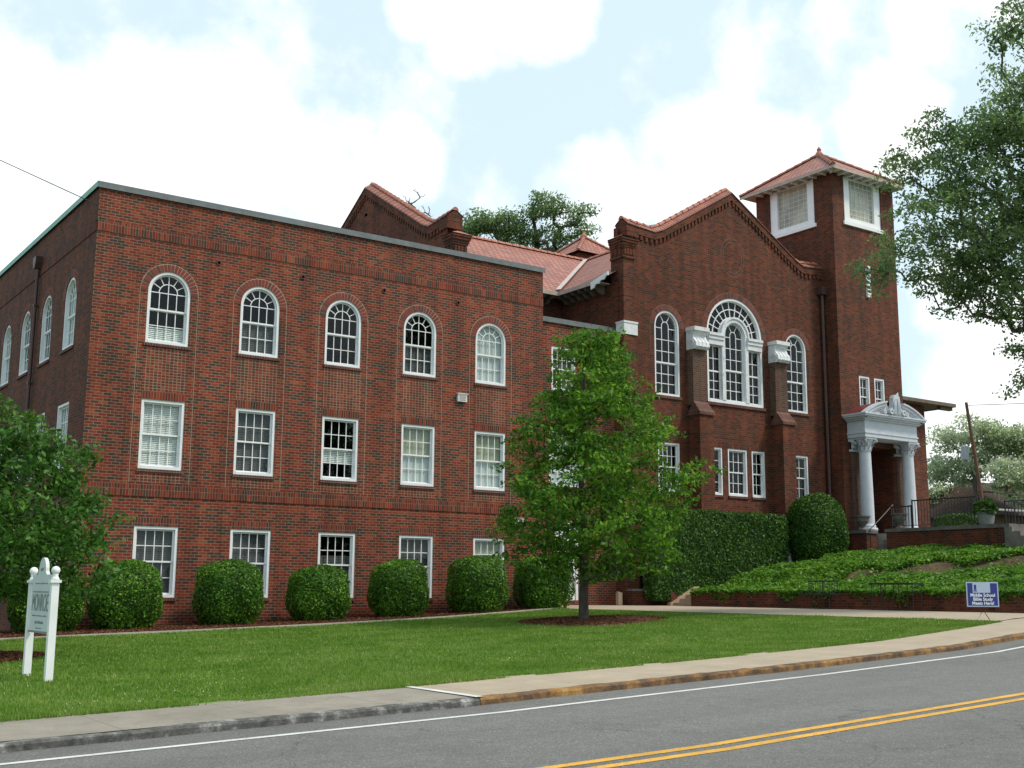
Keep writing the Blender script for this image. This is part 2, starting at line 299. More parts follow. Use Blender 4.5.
def asphalt():
    m, nt, N, L, b = newmat('asphalt'); g = N.new('ShaderNodeNewGeometry')
    mp = N.new('ShaderNodeMapping'); mp.inputs['Scale'].default_value = (.10, 1.0, 1); L.new(g.outputs['Position'], mp.inputs[0])
    n = noise(N, L, mp.outputs[0], .9, 5); r = ramp(N, [(.3, (.110,.108,.101)), (.7, (.155,.152,.143))]); L.new(n.outputs['Fac'], r.inputs[0])
    n1 = noise(N, L, g.outputs['Position'], 5, 6); r1 = ramp(N, [(.3, (.9,.9,.9)), (.7, (1.08,1.08,1.08))]); L.new(n1.outputs['Fac'], r1.inputs[0])
    v = N.new('ShaderNodeTexVoronoi'); v.inputs['Scale'].default_value = 85; L.new(g.outputs['Position'], v.inputs['Vector'])
    sp = N.new('ShaderNodeSeparateColor'); L.new(v.outputs['Color'], sp.inputs[0]); r2_ = ramp(N, [(0, (.70,.70,.70)), (.8, (1.05,1.05,1.05)), (1, (1.7,1.7,1.66))]); L.new(sp.outputs[0], r2_.inputs[0])
    c = mixrgb(N, L, 1., r.outputs[0], r1.outputs[0], 'MULTIPLY'); c = mixrgb(N, L, 1., c, r2_.outputs[0], 'MULTIPLY')
    vc = N.new('ShaderNodeTexVoronoi'); vc.feature = 'DISTANCE_TO_EDGE'; vc.inputs['Scale'].default_value = .22; wn = noise(N, L, g.outputs['Position'], 1.2, 5); wv = N.new('ShaderNodeVectorMath'); wv.operation = 'MULTIPLY_ADD'; L.new(wn.outputs['Color'], wv.inputs[0]); wv.inputs[1].default_value = (1.4,1.4,0); L.new(g.outputs['Position'], wv.inputs[2]); L.new(wv.outputs[0], vc.inputs['Vector'])
    ck = mathn(N, L, 'LESS_THAN', vc.outputs['Distance'], .0022); c = mixrgb(N, L, mathn(N, L, 'MULTIPLY', ck, .55), c, (.04,.04,.04))
    n5 = noise(N, L, g.outputs['Position'], .5, 6, .7); r5 = ramp(N, [(.55, (1,1,1)), (.72, (.80,.80,.79))]); L.new(n5.outputs['Fac'], r5.inputs[0]); c = mixrgb(N, L, 1., c, r5.outputs[0], 'MULTIPLY')
    L.new(c, b.inputs['Base Color']); b.inputs['Roughness'].default_value = .85
    bp = N.new('ShaderNodeBump'); bp.inputs['Strength'].default_value = .5; bp.inputs['Distance'].default_value = .006; L.new(v.outputs['Distance'], bp.inputs['Height']); L.new(bp.outputs[0], b.inputs['Normal'])
    return m
M_asphalt = asphalt()
def slab(name, lo, hi, joint=1.5, stain=(.2,.19,.17)):
    m, nt, N, L, b = newmat(name); g = N.new('ShaderNodeNewGeometry'); n = noise(N, L, g.outputs['Position'], 1.4, 8, .7); r = ramp(N, [(.3, lo), (.7, hi)]); L.new(n.outputs['Fac'], r.inputs[0])
    n2 = noise(N, L, g.outputs['Position'], 45, 4, .7); fr = ramp(N, [(.25, (.82,)*3), (.75, (1.15,)*3)]); L.new(n2.outputs['Fac'], fr.inputs[0])
    c = mixrgb(N, L, 1., r.outputs[0], fr.outputs[0], 'MULTIPLY')
    s = N.new('ShaderNodeSeparateXYZ'); L.new(g.outputs['Position'], s.inputs[0]); f = mathn(N, L, 'FRACT', mathn(N, L, 'DIVIDE', mathn(N, L, 'ADD', s.outputs['X'], 50), joint))
    j = mathn(N, L, 'LESS_THAN', f, .016/joint)
    c = mixrgb(N, L, mathn(N, L, 'MULTIPLY', j, .6), c, (.11,.10,.085))
    n3 = noise(N, L, g.outputs['Position'], 3.3, 9, .75); r3 = ramp(N, [(.56, (0,0,0)), (.70, (.7,.7,.7))]); L.new(n3.outputs['Fac'], r3.inputs[0]); c = mixrgb(N, L, r3.outputs[0], c, stain)
    L.new(c, b.inputs['Base Color']); b.inputs['Roughness'].default_value = .9
    bp = N.new('ShaderNodeBump'); bp.inputs['Strength'].default_value = .5; bp.inputs['Distance'].default_value = .01; L.new(n2.outputs['Fac'], bp.inputs['Height']); L.new(bp.outputs[0], b.inputs['Normal'])
    return m
M_walk_old = slab('old_pavement', (.19,.17,.135), (.30,.27,.22), stain=(.14,.13,.11))
M_walk_new = slab('tan_pavement', (.31,.255,.185), (.41,.34,.25), stain=(.27,.23,.18))
M_curb_old = ground_mat('old_kerb', [(.35, (.055,.055,.052)), (.52, (.12,.118,.11)), (.70, (.36,.35,.34))], 6, fine=50, fineamt=.3)
M_curb_yel = ground_mat('painted_kerb', [(.30, (.05,.035,.025)), (.46, (.12,.075,.045)), (.60, (.27,.145,.05)), (.68, (.34,.20,.06)), (.78, (.26,.22,.17))], 3.5, fine=40, fineamt=.35)

# ------------------------------------------------------------------ ground levels
XS = [-60,-10,0,5,10,13,15.5,17,20.3,60]; ZS = [-1.0,.27,.59,.73,.90,1.03,1.15,1.17,1.17,1.3]
def gz(X, Y): return float(np.interp(X, XS, ZS) + .006*(Y+1.2)*np.clip((16-X)/6, 0, 1))
def bend(X):
    t = max(0., X+1.); t2 = min(t, 22.); return .082*t2 + .0012*t2*t2 + (t-t2)*.135
Y_WALK, Y_KERB, Y_WL, Y_YA, Y_YB = -19.1, -20.80, -21.50, -24.74, -25.0
def strip(name, xs, fa, fb, dz, mat, parent=None, zf=gz):
    vs = []; fs = []
    for x in xs:
        for y in (fa(x), fb(x)): vs.append((x, y, zf(x, y)+dz))
    fs = [(2*i, 2*i+2, 2*i+3, 2*i+1) for i in range(len(xs)-1)]
    return build(name, vs, fs, mat, parent)
def lin(a, b, n): return [a+(b-a)*i/n for i in range(n+1)]
def sheet(name, xs, ys_of, dz, mat, zf=gz):
    n = len(ys_of(xs[0])); vs = [(x, y, zf(x, y)+dz) for x in xs for y in ys_of(x)]
    fs = [(i*n+j, (i+1)*n+j, (i+1)*n+j+1, i*n+j+1) for i in range(len(xs)-1) for j in range(n-1)]
    return build(name, vs, fs, mat)
# far ground, one sheet to the horizon, sunk under the street and rising behind the church
def fz(x, y):
    z = gz(max(-60, min(x, 20)), max(-40, min(y, 5))) - .3
    if x > 30.5 and y > -13: z = 3.1 + min(max(x-34, 0), 40)*.03
    return z
gx = [-700,-300,-120,-60,-40,-25,-15,-10,-5,0,5,10,15,20,30.4,30.6,36,45,60,90,140,300,800]; gy = [-700,-300,-120,-60,-40,-30,-25,-20,-15,-13.1,-12.9,-5,0,10,25,50,100,200,400,900]
o = sheet('ground', gx, lambda x: gy, 0, M_earth, fz); tag(o, kind='structure')
xs = lin(-45, 45, 90)
tag(strip('road', xs, lambda x: -33.5+bend(x), lambda x: Y_KERB+bend(x)+.02, -.085, M_asphalt), kind='structure')
tag(strip('far_pavement', xs, lambda x: -36.5+bend(x), lambda x: -33.5+bend(x), -.02, M_walk_old), kind='structure')
for nm, a, b, mt in (('edge_line', Y_WL-.05, Y_WL+.05, M_wline), ('centre_line', Y_YA-.06, Y_YA+.06, M_yellow), ('centre_line', Y_YB-.06, Y_YB+.06, M_yellow)):
    tag(strip(nm, xs, lambda x, a=a: a+bend(x), lambda x, b=b: b+bend(x), -.081, mt), kind='structure')
def kerb(name, xa, xb, mat):
    mb = MB(); xx = lin(xa, xb, int((xb-xa)*4))
    pr = [(0, -.12), (0.0, -.02), (.02, 0.0), (.15, .004)]
    rr = random.Random(3); vs = []
    for x in xx:
        j = rr.uniform(-.008, .008)
        for dy, dz in pr:
            y = Y_KERB+bend(x)+dy+j; vs.append((x, y, gz(x, y)+dz+(rr.uniform(-.012, .006) if dz > -.1 else 0)))
    n = len(pr); fs = [(i*n+k, (i+1)*n+k, (i+1)*n+k+1, i*n+k+1) for i in range(len(xx)-1) for k in range(n-1)]
    return tag(build(name, vs, fs, mat), kind='structure')
kerb('kerb', -45, -.86, M_curb_old); kerb('kerb', -.86, 45, M_curb_yel)
tag(strip('pavement', lin(-45, -.86, 60), lambda x: Y_KERB+bend(x)+.14, lambda x: Y_WALK+bend(x)+.1, .0, M_walk_old), kind='structure')
tag(strip('pavement', lin(-.86, 45, 60), lambda x: Y_KERB+bend(x)+.14, lambda x: Y_WALK+bend(x)+.1, .0, M_walk_new), kind='structure')
o = build('painted_line', [(-.91, Y_KERB+bend(-.9)+.02, gz(-.9,-20.6)+.012), (-.80, Y_KERB+bend(-.8)+.02, gz(-.8,-20.6)+.012), (-.80, Y_WALK+.02, gz(-.8,-19.1)+.008), (-.91, Y_WALK+.02, gz(-.9,-19.1)+.008)], [(0,1,2,3)], M_wline); tag(o, kind='structure')
XP = 14.75   # west edge of the church path
def edge_y(x): return float(np.interp(x, [-30, 2, 8, 12, 14.8], [-3.2, -3.6, -3.2, -2.4, -1.9]))
tag(strip('path', lin(XP, 20.35, 8), lambda x: Y_WALK+bend(x)+.08, lambda x: .6, .012, M_walk_new), kind='structure')
def rows(x): 
    a, b = Y_WALK+bend(x), edge_y(x); return [a+(b-a)*k/10 for k in range(11)]
tag(sheet('lawn', lin(-45, XP, 60), rows, -.01, M_lawn), kind='structure')
tag(strip('mulch_bed', lin(-45, XP, 60), lambda x: edge_y(x)+.1, lambda x: .62, .015, M_mulch), kind='structure')
mb = MB()
xx = lin(-45, XP, 60)
for a, b in zip(xx[:-1], xx[1:]):
    vs = [(x, edge_y(x)+dy, gz(x, edge_y(x))+dz) for x in (a, b) for dy, dz in ((-.04,-.05), (-.04,.045), (.1,.045), (.1,-.05))]
    mb.add(vs, [(0,4,5,1), (1,5,6,2), (2,6,7,3)])
tag(mb.build('path_edging', M_concrete), kind='structure')
def mound(name, cx, cy, rx, ry, h=.07):
    vs = [(cx, cy, gz(cx, cy)+h)]; fs = []; n = 40; rr = random.Random(int(cx*10))
    jit = [1+rr.uniform(-.07, .07) for _ in range(n)]
    for q, hh in ((.5, h*.9), (.85, h*.6), (1.0, .0)):
        for k in range(n):
            a = 2*math.pi*k/n; x = cx+rx*q*jit[k]*math.cos(a); y = cy+ry*q*jit[k]*math.sin(a); vs.append((x, y, gz(x, y)+hh))
    fs += [(0, 1+k, 1+(k+1) % n) for k in range(n)]
    for r_ in range(2): fs += [(1+r_*n+k, 1+(r_+1)*n+k, 1+(r_+1)*n+(k+1) % n, 1+r_*n+(k+1) % n) for k in range(n)]
    return tag(build(name, vs, fs, M_mulch), kind='structure')
mound('mulch_ring', 11.0, -8.2, 1.9, 2.0); mound('mulch_ring', -4.35, -9.3, 1.35, 1.35)

# ------------------------------------------------------------------ walls with openings
def arch_pts(cu, hw, v0, vs_, n=20):
    return [(cu-hw, v0), (cu+hw, v0)] + [(cu+hw*math.cos(math.pi*i/n), vs_+hw*math.sin(math.pi*i/n)) for i in range(n+1)]
def rect_pts(u0, u1, v0, v1): return [(u0, v0), (u1, v0), (u1, v1), (u0, v1)]
def wall(name, outer, holes, M, mat, parent, depth=.3):
    loops = [[Vector((u, v, 0)) for u, v in outer]] + [[Vector((u, v, 0)) for u, v in h] for h in holes]
    tri = tessellate_polygon(loops); pts = [q for l in loops for q in l]
    vs = [M(q.x, q.y, 0) for q in pts]; fs = [tuple(t) for t in tri]; k = len(outer)
    for h in holes:
        n = len(h); b = len(vs); vs += [M(u, v, 0) for u, v in h] + [M(u, v, -depth) for u, v in h]
        fs += [(b+i, b+(i+1) % n, b+n+(i+1) % n, b+n+i) for i in range(n)]
    return build(name, vs, fs, mat, parent)

# ------------------------------------------------------------------ windows
def bars(mb, u0, u1, v0, v1, nc, nr, M, d0, d1, t=.022):
    for i in range(1, nc): u = u0+(u1-u0)*i/nc; mb.box(u-t/2, u+t/2, v0, v1, d0, d1, M)
    for j in range(1, nr): v = v0+(v1-v0)*j/nr; mb.box(u0, u1, v-t/2, v+t/2, d0, d1-.002, M)
def blind(parent, u0, u1, v0, v1, M, mat, d=-.20, arch=None):
    mb = MB(); n = max(2, int((v1-v0)/.05))
    for k in range(n):
        v = v0+(v1-v0)*(k+.5)/n; a = u0; b = u1
        if arch:
            cu, cv, r = arch
            if v > cv:
                q = math.sqrt(max(r*r-(v-cv)**2, .0001)); a, b = max(a, cu-q), min(b, cu+q)
        vs = [M(a, v-.023, d+.010), M(b, v-.023, d+.010), M(b, v+.023, d-.010), M(a, v+.023, d-.010)]
        mb.add(vs, [(0,1,2,3)])
    mb.build('blind', mat, parent)
def shade(parent, u0, u1, v0, v1, M, mat, d=-.20, arch=None):
    poly = rect_pts(u0, u1, v0, v1)
    if arch:
        cu, cv, r = arch; poly = [(u0, v0), (u1, v0)] + [(cu+r*math.cos(math.pi*i/16), cv+r*math.sin(math.pi*i/16)) for i in range(17)]
    mb = MB(); mb.prism(poly, M, d, d-.004); mb.build('curtain', mat, parent)
def rect_window(parent, u0, u1, v0, v1, M, nc=4, nr=(2, 2), fr=.075, style=None, sill=True, label=None):
    mb = MB()   # outer frame
    mb.box(u0, u0+fr, v0, v1, -.20, -.015, M); mb.box(u1-fr, u1, v0, v1, -.20, -.015, M)
    mb.box(u0+fr, u1-fr, v1-fr, v1, -.20, -.018, M); mb.box(u0+fr, u1-fr, v0, v0+fr*1.1, -.20, -.005, M)
    wdw = mb.build('window', M_white, parent)
    a, b, c, d = u0+fr, u1-fr, v0+fr*1.1, v1-fr; mid = (c+d)/2
    for (p, q, rw, dd) in ((c, mid+.02, nr[0], -.13), (mid-.02, d, nr[1], -.095)):
        s = MB(); t = .045
        s.box(a, a+t, p, q, dd-.035, dd, M); s.box(b-t, b, p, q, dd-.035, dd, M); s.box(a+t, b-t, p, p+t, dd-.035, dd-.001, M); s.box(a+t, b-t, q-t, q, dd-.035, dd-.001, M)
        bars(s, a+t, b-t, p+t, q-t, nc, rw, M, dd-.030, dd-.008); s.build('sash', M_white_clean, wdw)
        g = MB(); g.box(a+t, b-t, p+t, q-t, dd-.024, dd-.020, M); g.build('pane', M_glass, wdw)
    if sill:
        s = MB(); s.box(u0-.03, u1+.03, v0-.09, v0-.004, -.1, .045, M); s.build('sill', M_sill, wdw)
    if style: style(wdw, a, b, c, d, M, None)
    if label: wdw['label'] = label
    return wdw
def arch_frame(mb, cu, hw, v0, sp, fr, M, d0, d1, n=24):
    mb.box(cu-hw, cu-hw+fr, v0, sp, d0, d1, M); mb.box(cu+hw-fr, cu+hw, v0, sp, d0, d1, M)
    mb.arc(cu, sp, hw-fr, hw, 0, 180, d0, d1, M, n)
def pane_arch(g, cu, hw, v0, sp, M, d):
    g.prism(arch_pts(cu, hw, v0, sp), M, d, d-.004)
def arch_window(parent, cu, hw, v0, vt, M, style=None, fr=.075, label=None):
    sp = vt-hw; mb = MB(); arch_frame(mb, cu, hw, v0, sp, fr, M, -.20, -.015); mb.box(cu-hw+fr, cu+hw-fr, v0, v0+fr*1.1, -.20, -.005, M)
    wdw = mb.build('window', M_white, parent); a, b, c = cu-hw+fr, cu+hw-fr, v0+fr*1.1; r = hw-fr; t = .042
    mid = c+(sp-c)*.645
    s = MB(); dd = -.13   # lower sash, 4 x 2
    s.box(a, a+t, c, mid, dd-.035, dd, M); s.box(b-t, b, c, mid, dd-.035, dd, M); s.box(a+t, b-t, c, c+t, dd-.035, dd-.001, M); s.box(a+t, b-t, mid-t, mid, dd-.035, dd-.001, M)
    bars(s, a+t, b-t, c+t, mid-t, 4, 2, M, dd-.03, dd-.008); s.build('sash', M_white_clean, wdw)
    g = MB(); g.box(a+t, b-t, c+t, mid-t, dd-.024, dd-.020, M); g.build('pane', M_glass, wdw)
    s = MB(); dd = -.095  # upper sash: a row of four and a fanlight
    s.box(a, a+t, mid-.02, sp, dd-.035, dd, M); s.box(b-t, b, mid-.02, sp, dd-.035, dd, M); s.arc(cu, sp, r-t, r, 0, 180, dd-.035, dd, M, 20); s.box(a+t, b-t, mid-.02, mid+.03, dd-.035, dd-.001, M)
    bars(s, a+t, b-t, mid+.03, sp, 4, 1, M, dd-.03, dd-.008); s.box(a+t, b-t, sp-.012, sp+.012, dd-.031, dd-.009, M)
    ri = r*.5; s.arc(cu, sp, ri-.012, ri+.012, 0, 180, dd-.03, dd-.008, M, 14); s.box(cu-.011, cu+.011, sp, sp+ri, dd-.03, dd-.008, M)
    for k in (30, 60, 90, 120, 150):
        ca, sa = math.cos(R(k)), math.sin(R(k)); p0, p1 = ri, r-t; hx, hy = -sa*.011, ca*.011
        vs = [M(cu+ca*q+e*hx, sp+sa*q+e*hy, dq) for dq in (dd-.029, dd-.009) for q, e in ((p0,1),(p0,-1),(p1,-1),(p1,1))]
        s.add(vs, [(0,1,2,3),(7,6,5,4),(0,4,5,1),(1,5,6,2),(2,6,7,3),(3,7,4,0)])
    s.build('sash', M_white_clean, wdw)
    g = MB(); pane_arch(g, cu, r-t, mid+.03, sp, M, dd-.02); g.build('pane', M_glass, wdw)
    s = MB(); s.box(cu-hw-.04, cu+hw+.04, v0-.09, v0-.004, -.1, .045, M); s.build('sill', M_sill, wdw)
    if style: style(wdw, a, b, c, sp, M, (cu, sp, r-.01))
    if label: wdw['label'] = label
    return wdw
def surround(parent, cu, sp, r0, r1, M, mat, mor, vdown=None, n=None):
    """ring of header bricks around an arch, each brick a wedge, with a pale joint outside"""
    n = n or int(math.pi*r0/.088); ring = MB(); ring.arc(cu, sp, r0, r1+.014, 0, 180, -.05, .006, M, 32)
    if vdown is not None:
        for s in (-1, 1): e = cu+s*(r1+.007); ring.box(e-.007, e+.007, vdown, sp, -.02, .006, M)
    rg = ring.build('arch_joint', mor, parent)
    w_ = MB(); rr = random.Random(int(cu*100))
    for k in range(n):
        a0 = 180*(k+.10)/n; a1 = 180*(k+.90)/n; j = rr.uniform(-.012, .0)
        vs = [M(cu+q*math.cos(R(a)), sp+q*math.sin(R(a)), d) for d in (.0, .014) for q, a in ((r0+.002, a0), (r1+j, a0), (r1+j, a1), (r0+.002, a1))]
        w_.add(vs, [(0,1,2,3),(7,6,5,4),(0,4,5,1),(1,5,6,2),(2,6,7,3),(3,7,4,0)], rr.random())
    w_.build('arch_surround', mat, parent, tint=True)
# what hangs behind the glass
def st_none(w, a, b, c, d, M, ar): pass
def st_low(w, a, b, c, d, M, ar): blind(w, a, b, c, c+(d-c)*.30, M, M_blind)
def st_dark(w, a, b, c, d, M, ar): blind(w, a, b, c, c+(d-c)*.66, M, M_blindd, arch=ar)
def st_full(w, a, b, c, d, M, ar): blind(w, a, b, c, d, M, M_blind)
def st_fulld(w, a, b, c, d, M, ar): blind(w, a, b, c, d, M, M_blindd)
def st_mid(w, a, b, c, d, M, ar): blind(w, a, b, c+(d-c)*.25, c+(d-c)*.52, M, M_blind)
def st_shade(w, a, b, c, d, M, ar): shade(w, a, b, c, d, M, M_curtain, arch=ar)
def st_shade2(w, a, b, c, d, M, ar): shade(w, a, b, c, c+(d-c)*.52, M, M_curtain); shade(w, a, b, c+(d-c)*.52, d, M, M_curtain2, -.215)
def st_cream(w, a, b, c, d, M, ar): shade(w, a, b, c, d, M, M_curtain2)

# ------------------------------------------------------------------ three-storey block
H = 12.80; XE = 15.42
blockA = empty('brick_building', (7.7, 0, .6), 'long three-storey flat-roofed red brick block with five columns of white windows', 'building')
A0, DX, HW = 2.139, 2.7745, .62; cs = [A0+DX*i for i in range(5)]
V = MY(0); holes = []
for c in cs: holes += [arch_pts(c, HW, 8.5, 10.62-HW), rect_pts(c-HW, c+HW, 4.947, 6.891), rect_pts(c-HW, c+HW, 1.43, 3.37)]
wall('wall', rect_pts(0, XE, -.4, H), holes, V, M_brick, blockA)
sA = [st_low, st_dark, st_none, st_dark, st_shade]; s2 = [st_full, st_fulld, st_mid, st_shade2, st_shade2]; s1 = [st_fulld, st_fulld, st_dark, st_fulld, st_cream]
for i, c in enumerate(cs):
    arch_window(blockA, c, HW, 8.5, 10.62, V, sA[i]); surround(blockA, c, 10.0, HW, .84, V, M_wedge, M_mortar, 4.55)
    rect_window(blockA, c-HW, c+HW, 4.947, 6.891, V, style=s2[i]); rect_window(blockA, c-HW, c+HW, 1.43, 3.37, V, style=s1[i])
    p = MB(); p.box(c-HW-.02, c+HW+.02, 7.13, 8.405, -.02, .005, V); p.build('brick_panel', M_stack, blockA)
    p = MB(); p.box(c-HW-.02, c+HW+.02, 6.894, 7.124, -.02, .007, V); p.build('lintel', M_soldier, blockA)
    p = MB(); p.box(c-HW-.02, c+HW+.02, 3.373, 3.60, -.02, .007, V); p.build('lintel', M_soldier, blockA)
    p = MB(); p.box(c-HW-.02, c+HW+.02, 4.56, 4.85, -.02, .005, V); p.build('brick_panel', M_stack, blockA)
VX = MX(0); lh = []; LY = [1.679+.62+2.6585*i for i in range(7)]
for y in LY: lh += [arch_pts(y, HW, 8.5, 10.62-HW), rect_pts(y-HW, y+HW, 4.947, 6.891), rect_pts(y-HW, y+HW, 1.43, 3.37)]
wall('wall', rect_pts(0, 21, -.8, H), lh, VX, M_brick2, blockA)  # darker brick, arches and bands put this side's shade into the colour
for i, y in enumerate(LY):
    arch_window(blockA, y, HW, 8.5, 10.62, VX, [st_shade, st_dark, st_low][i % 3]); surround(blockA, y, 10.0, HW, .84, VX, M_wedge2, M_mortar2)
    rect_window(blockA, y-HW, y+HW, 4.947, 6.891, VX, style=[st_full, st_fulld][i % 2]); rect_window(blockA, y-HW, y+HW, 1.43, 3.37, VX, style=st_fulld)
for z0, z1 in ((11.50, 11.80), (4.18, 4.50)):
    p = MB(); p.box(0.002, XE-.002, z0, z1, -.02, .022, V); p.build('soldier_course', M_soldier, blockA)
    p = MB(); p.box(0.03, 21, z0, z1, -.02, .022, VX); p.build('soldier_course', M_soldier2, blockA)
p = MB(); p.box(-.06, XE+.05, -.06, .34, 12.80, 12.90); p.box(-.058, .34, .34, 21, 12.80, 12.898); p.box(-.07, XE+.06, -.07, -.058, 12.72, 12.885); p.build('parapet_cap', M_cap, blockA)
p = MB(); p.box(-.075, -.062, -.05, 21, 12.74, 12.905); p.build('cap_edge', M_capgreen, blockA)
p = MB(); p.box(.01, .34, .34, 21, 12.3, 12.795); p.box(.01, XE-.31, .012, .34, 12.3, 12.795); p.box(XE-.3, XE, .003, 2.0, 11, 12.79); p.box(XE-.3, XE-.001, .003, 1.2, .9, 11.0); p.build('parapet', M_brick, blockA)
p = MB(); p.box(.3, 12.9, .3, 20.8, 12.2, 12.35); p.box(12.9, XE-.1, .3, 1.9, 12.2, 12.35); p.box(.3, 12.9, 20.7, 21, -.5, 12.2); p.box(12.6, 12.9, 1.95, 20.7, -.5, 12.3); p.box(12.9, XE-.1, 1.7, 1.9, -.5, 12.3); p.build('roof', M_cap, blockA)
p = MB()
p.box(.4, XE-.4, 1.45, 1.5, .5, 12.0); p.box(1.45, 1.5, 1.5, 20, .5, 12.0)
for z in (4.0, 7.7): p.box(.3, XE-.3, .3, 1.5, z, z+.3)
p.build('dark_backing', M_dark, blockA)  # black planes stand in for unlit rooms behind the glass
for x in (3.55, 6.25, 9.08, 11.89):
    p = MB(); p.arc(x, 11.13, .05, .075, 0, 360, -.01, .03, V, 14); h = p.build('scupper', M_bronze, blockA)
    p = MB(); p.prism([(x+.051*math.cos(R(k)), 11.13+.051*math.sin(R(k))) for k in range(0, 360, 30)], V, .002, .004); p.build('scupper_shade', M_dark, h)  # flat black disc, shade of the hole put into colour
p = MB(); p.box(11.90, 12.24, 7.80, 8.05, 0, .10, V); p.box(11.87, 12.27, 8.05, 8.07, 0, .13, V); vv = p.build('wall_vent', M_white, blockA)
p = MB()
for k in range(4): p.box(11.94, 12.20, 7.84+k*.05, 7.865+k*.05, .101, .112, V)
p.build('vent_louvre', M_fascia, vv)
p = MB(); p.prism([(14.10, 4.02), (14.52, 4.02), (14.44, 3.80), (14.18, 3.80)], V, .0, .18); p.box(14.08, 14.54, 4.02, 4.05, 0, .2, V); p.build('wall_lamp', M_lamp, blockA)
# downspout on the west side
p = MB(); p.tube([(-.09, 6.2, 11.75), (-.09, 6.2, 8), (-.09, 6.2, 4), (-.09, 6.2, .4)], .055, 8); ds = p.build('downspout', M_bronze, blockA)
p = MB(); p.prism([(6.0, 12.1), (6.4, 12.1), (6.36, 11.9), (6.28, 11.72), (6.12, 11.72), (6.04, 11.9)], VX, .0, .22); p.build('rain_head', M_bronze, ds)
p = MB()
for z in (10.5, 8, 5.5, 3): p.box(-.15, 0, 6.12, 6.28, z, z+.05)
p.build('pipe_strap', M_bronze, ds)
# recessed link to the church
V6 = MY(.6); XW = 19.13
lc = [16.45, 17.9]; ch = []
for c in (16.8,): ch += [rect_pts(c-.55, c+.55, 8.7, 10.3)]
ch += [rect_pts(16.15, 17.75, 5.3, 7.25), rect_pts(16.35, 17.45, 1.35, 4.1)]
wall('link_wall', rect_pts(XE, XW, .6, 11.15), ch, V6, M_brick, blockA)
rect_window(blockA, 16.25, 17.35, 8.7, 10.3, V6, 4, (2,2), style=st_dark); rect_window(blockA, 16.15, 17.75, 5.3, 7.25, V6, 4, (2,2), style=st_shade2)
p = MB(); p.box(16.35, 17.45, 3.55, 4.1, -.14, -.02, V6); p.box(16.35, 16.45, 1.2, 3.55, -.14, -.02, V6); p.box(17.35, 17.45, 1.2, 3.55, -.14, -.02, V6); p.box(16.45, 17.35, 1.2, 3.55, -.11, -.06, V6); dr = p.build('door', M_white, blockA)
p = MB(); bars(p, 16.55, 17.25, 2.3, 3.4, 3, 3, V6, -.058, -.04); p.build('door_grille', M_white_clean, dr); p = MB(); p.box(16.55, 17.25, 2.3, 3.4, -.058, -.054, V6); p.build('door_pane', M_dark, dr)
p = MB(); p.box(17.24, 17.29, 2.0, 2.12, -.06, .0, V6); p.build('handle', M_iron, dr)
p = MB(); p.box(XE, XW, .52, .9, 11.15, 11.33); p.build('parapet_cap', M_cap, blockA)
p = MB(); p.box(XE, XW, .9, 3.4, 10.9, 11.0); p.box(XE, XW, 1.8, 1.85, .8, 11); p.build('link_roof', M_cap, blockA)
p = MB(); p.box(16, 17.6, 1.5, 1.55, 1, 11); p.build('dark_backing', M_dark, blockA)  # black plane again stands in for the unlit room

# ------------------------------------------------------------------ church
church = empty('brick_church', (25, .36, 1.2), 'dark red brick church with stepped tile-topped gables and a big arched three-part window', 'church')
Yc = .36; VC = MY(Yc); CX = 25.2
def gable_profile(c, hw_sh, half_rake, zt, zs, zpk, zbase, sgn=1):
    """brick outline: shoulders then straight rakes to the peak"""
    pts = [(c-hw_sh, zbase), (c+hw_sh, zbase), (c+hw_sh, zs)]
    def cur(s):
        q = []
        for t in (0, .25, .5, .75, 1.): 
            u = hw_sh-(hw_sh-half_rake)*t; q.append((c+s*u, zs + (zt-zs)*0 - .06*math.sin(math.pi*t)))
        return q
    r = cur(1) + [(c, zpk)] + cur(-1)[::-1]
    return pts[:2] + r
SZ, PK = 15.30, 17.70
gp_ = gable_profile(CX, 5.52, 4.1, SZ, SZ, PK, 1.0)
hC = []
side_w = [(21.59, .635), (28.80, .635)]
for c, hw in side_w: hC.append(arch_pts(c, hw, 8.99, 12.30-hw))
hC.append(arch_pts(CX+.04, 1.55, 8.98, 13.30-1.55))
lows = [(23.66, 24.40, 2), (24.70, 25.76, 3), (26.02, 26.76, 2), (28.44, 29.32, 2), (21.05, 22.15, 4)]
for a, b, n in lows: hC.append(rect_pts(a, b, 5.36, 7.21))
wall('wall', gp_, hC, VC, M_brick2, church)
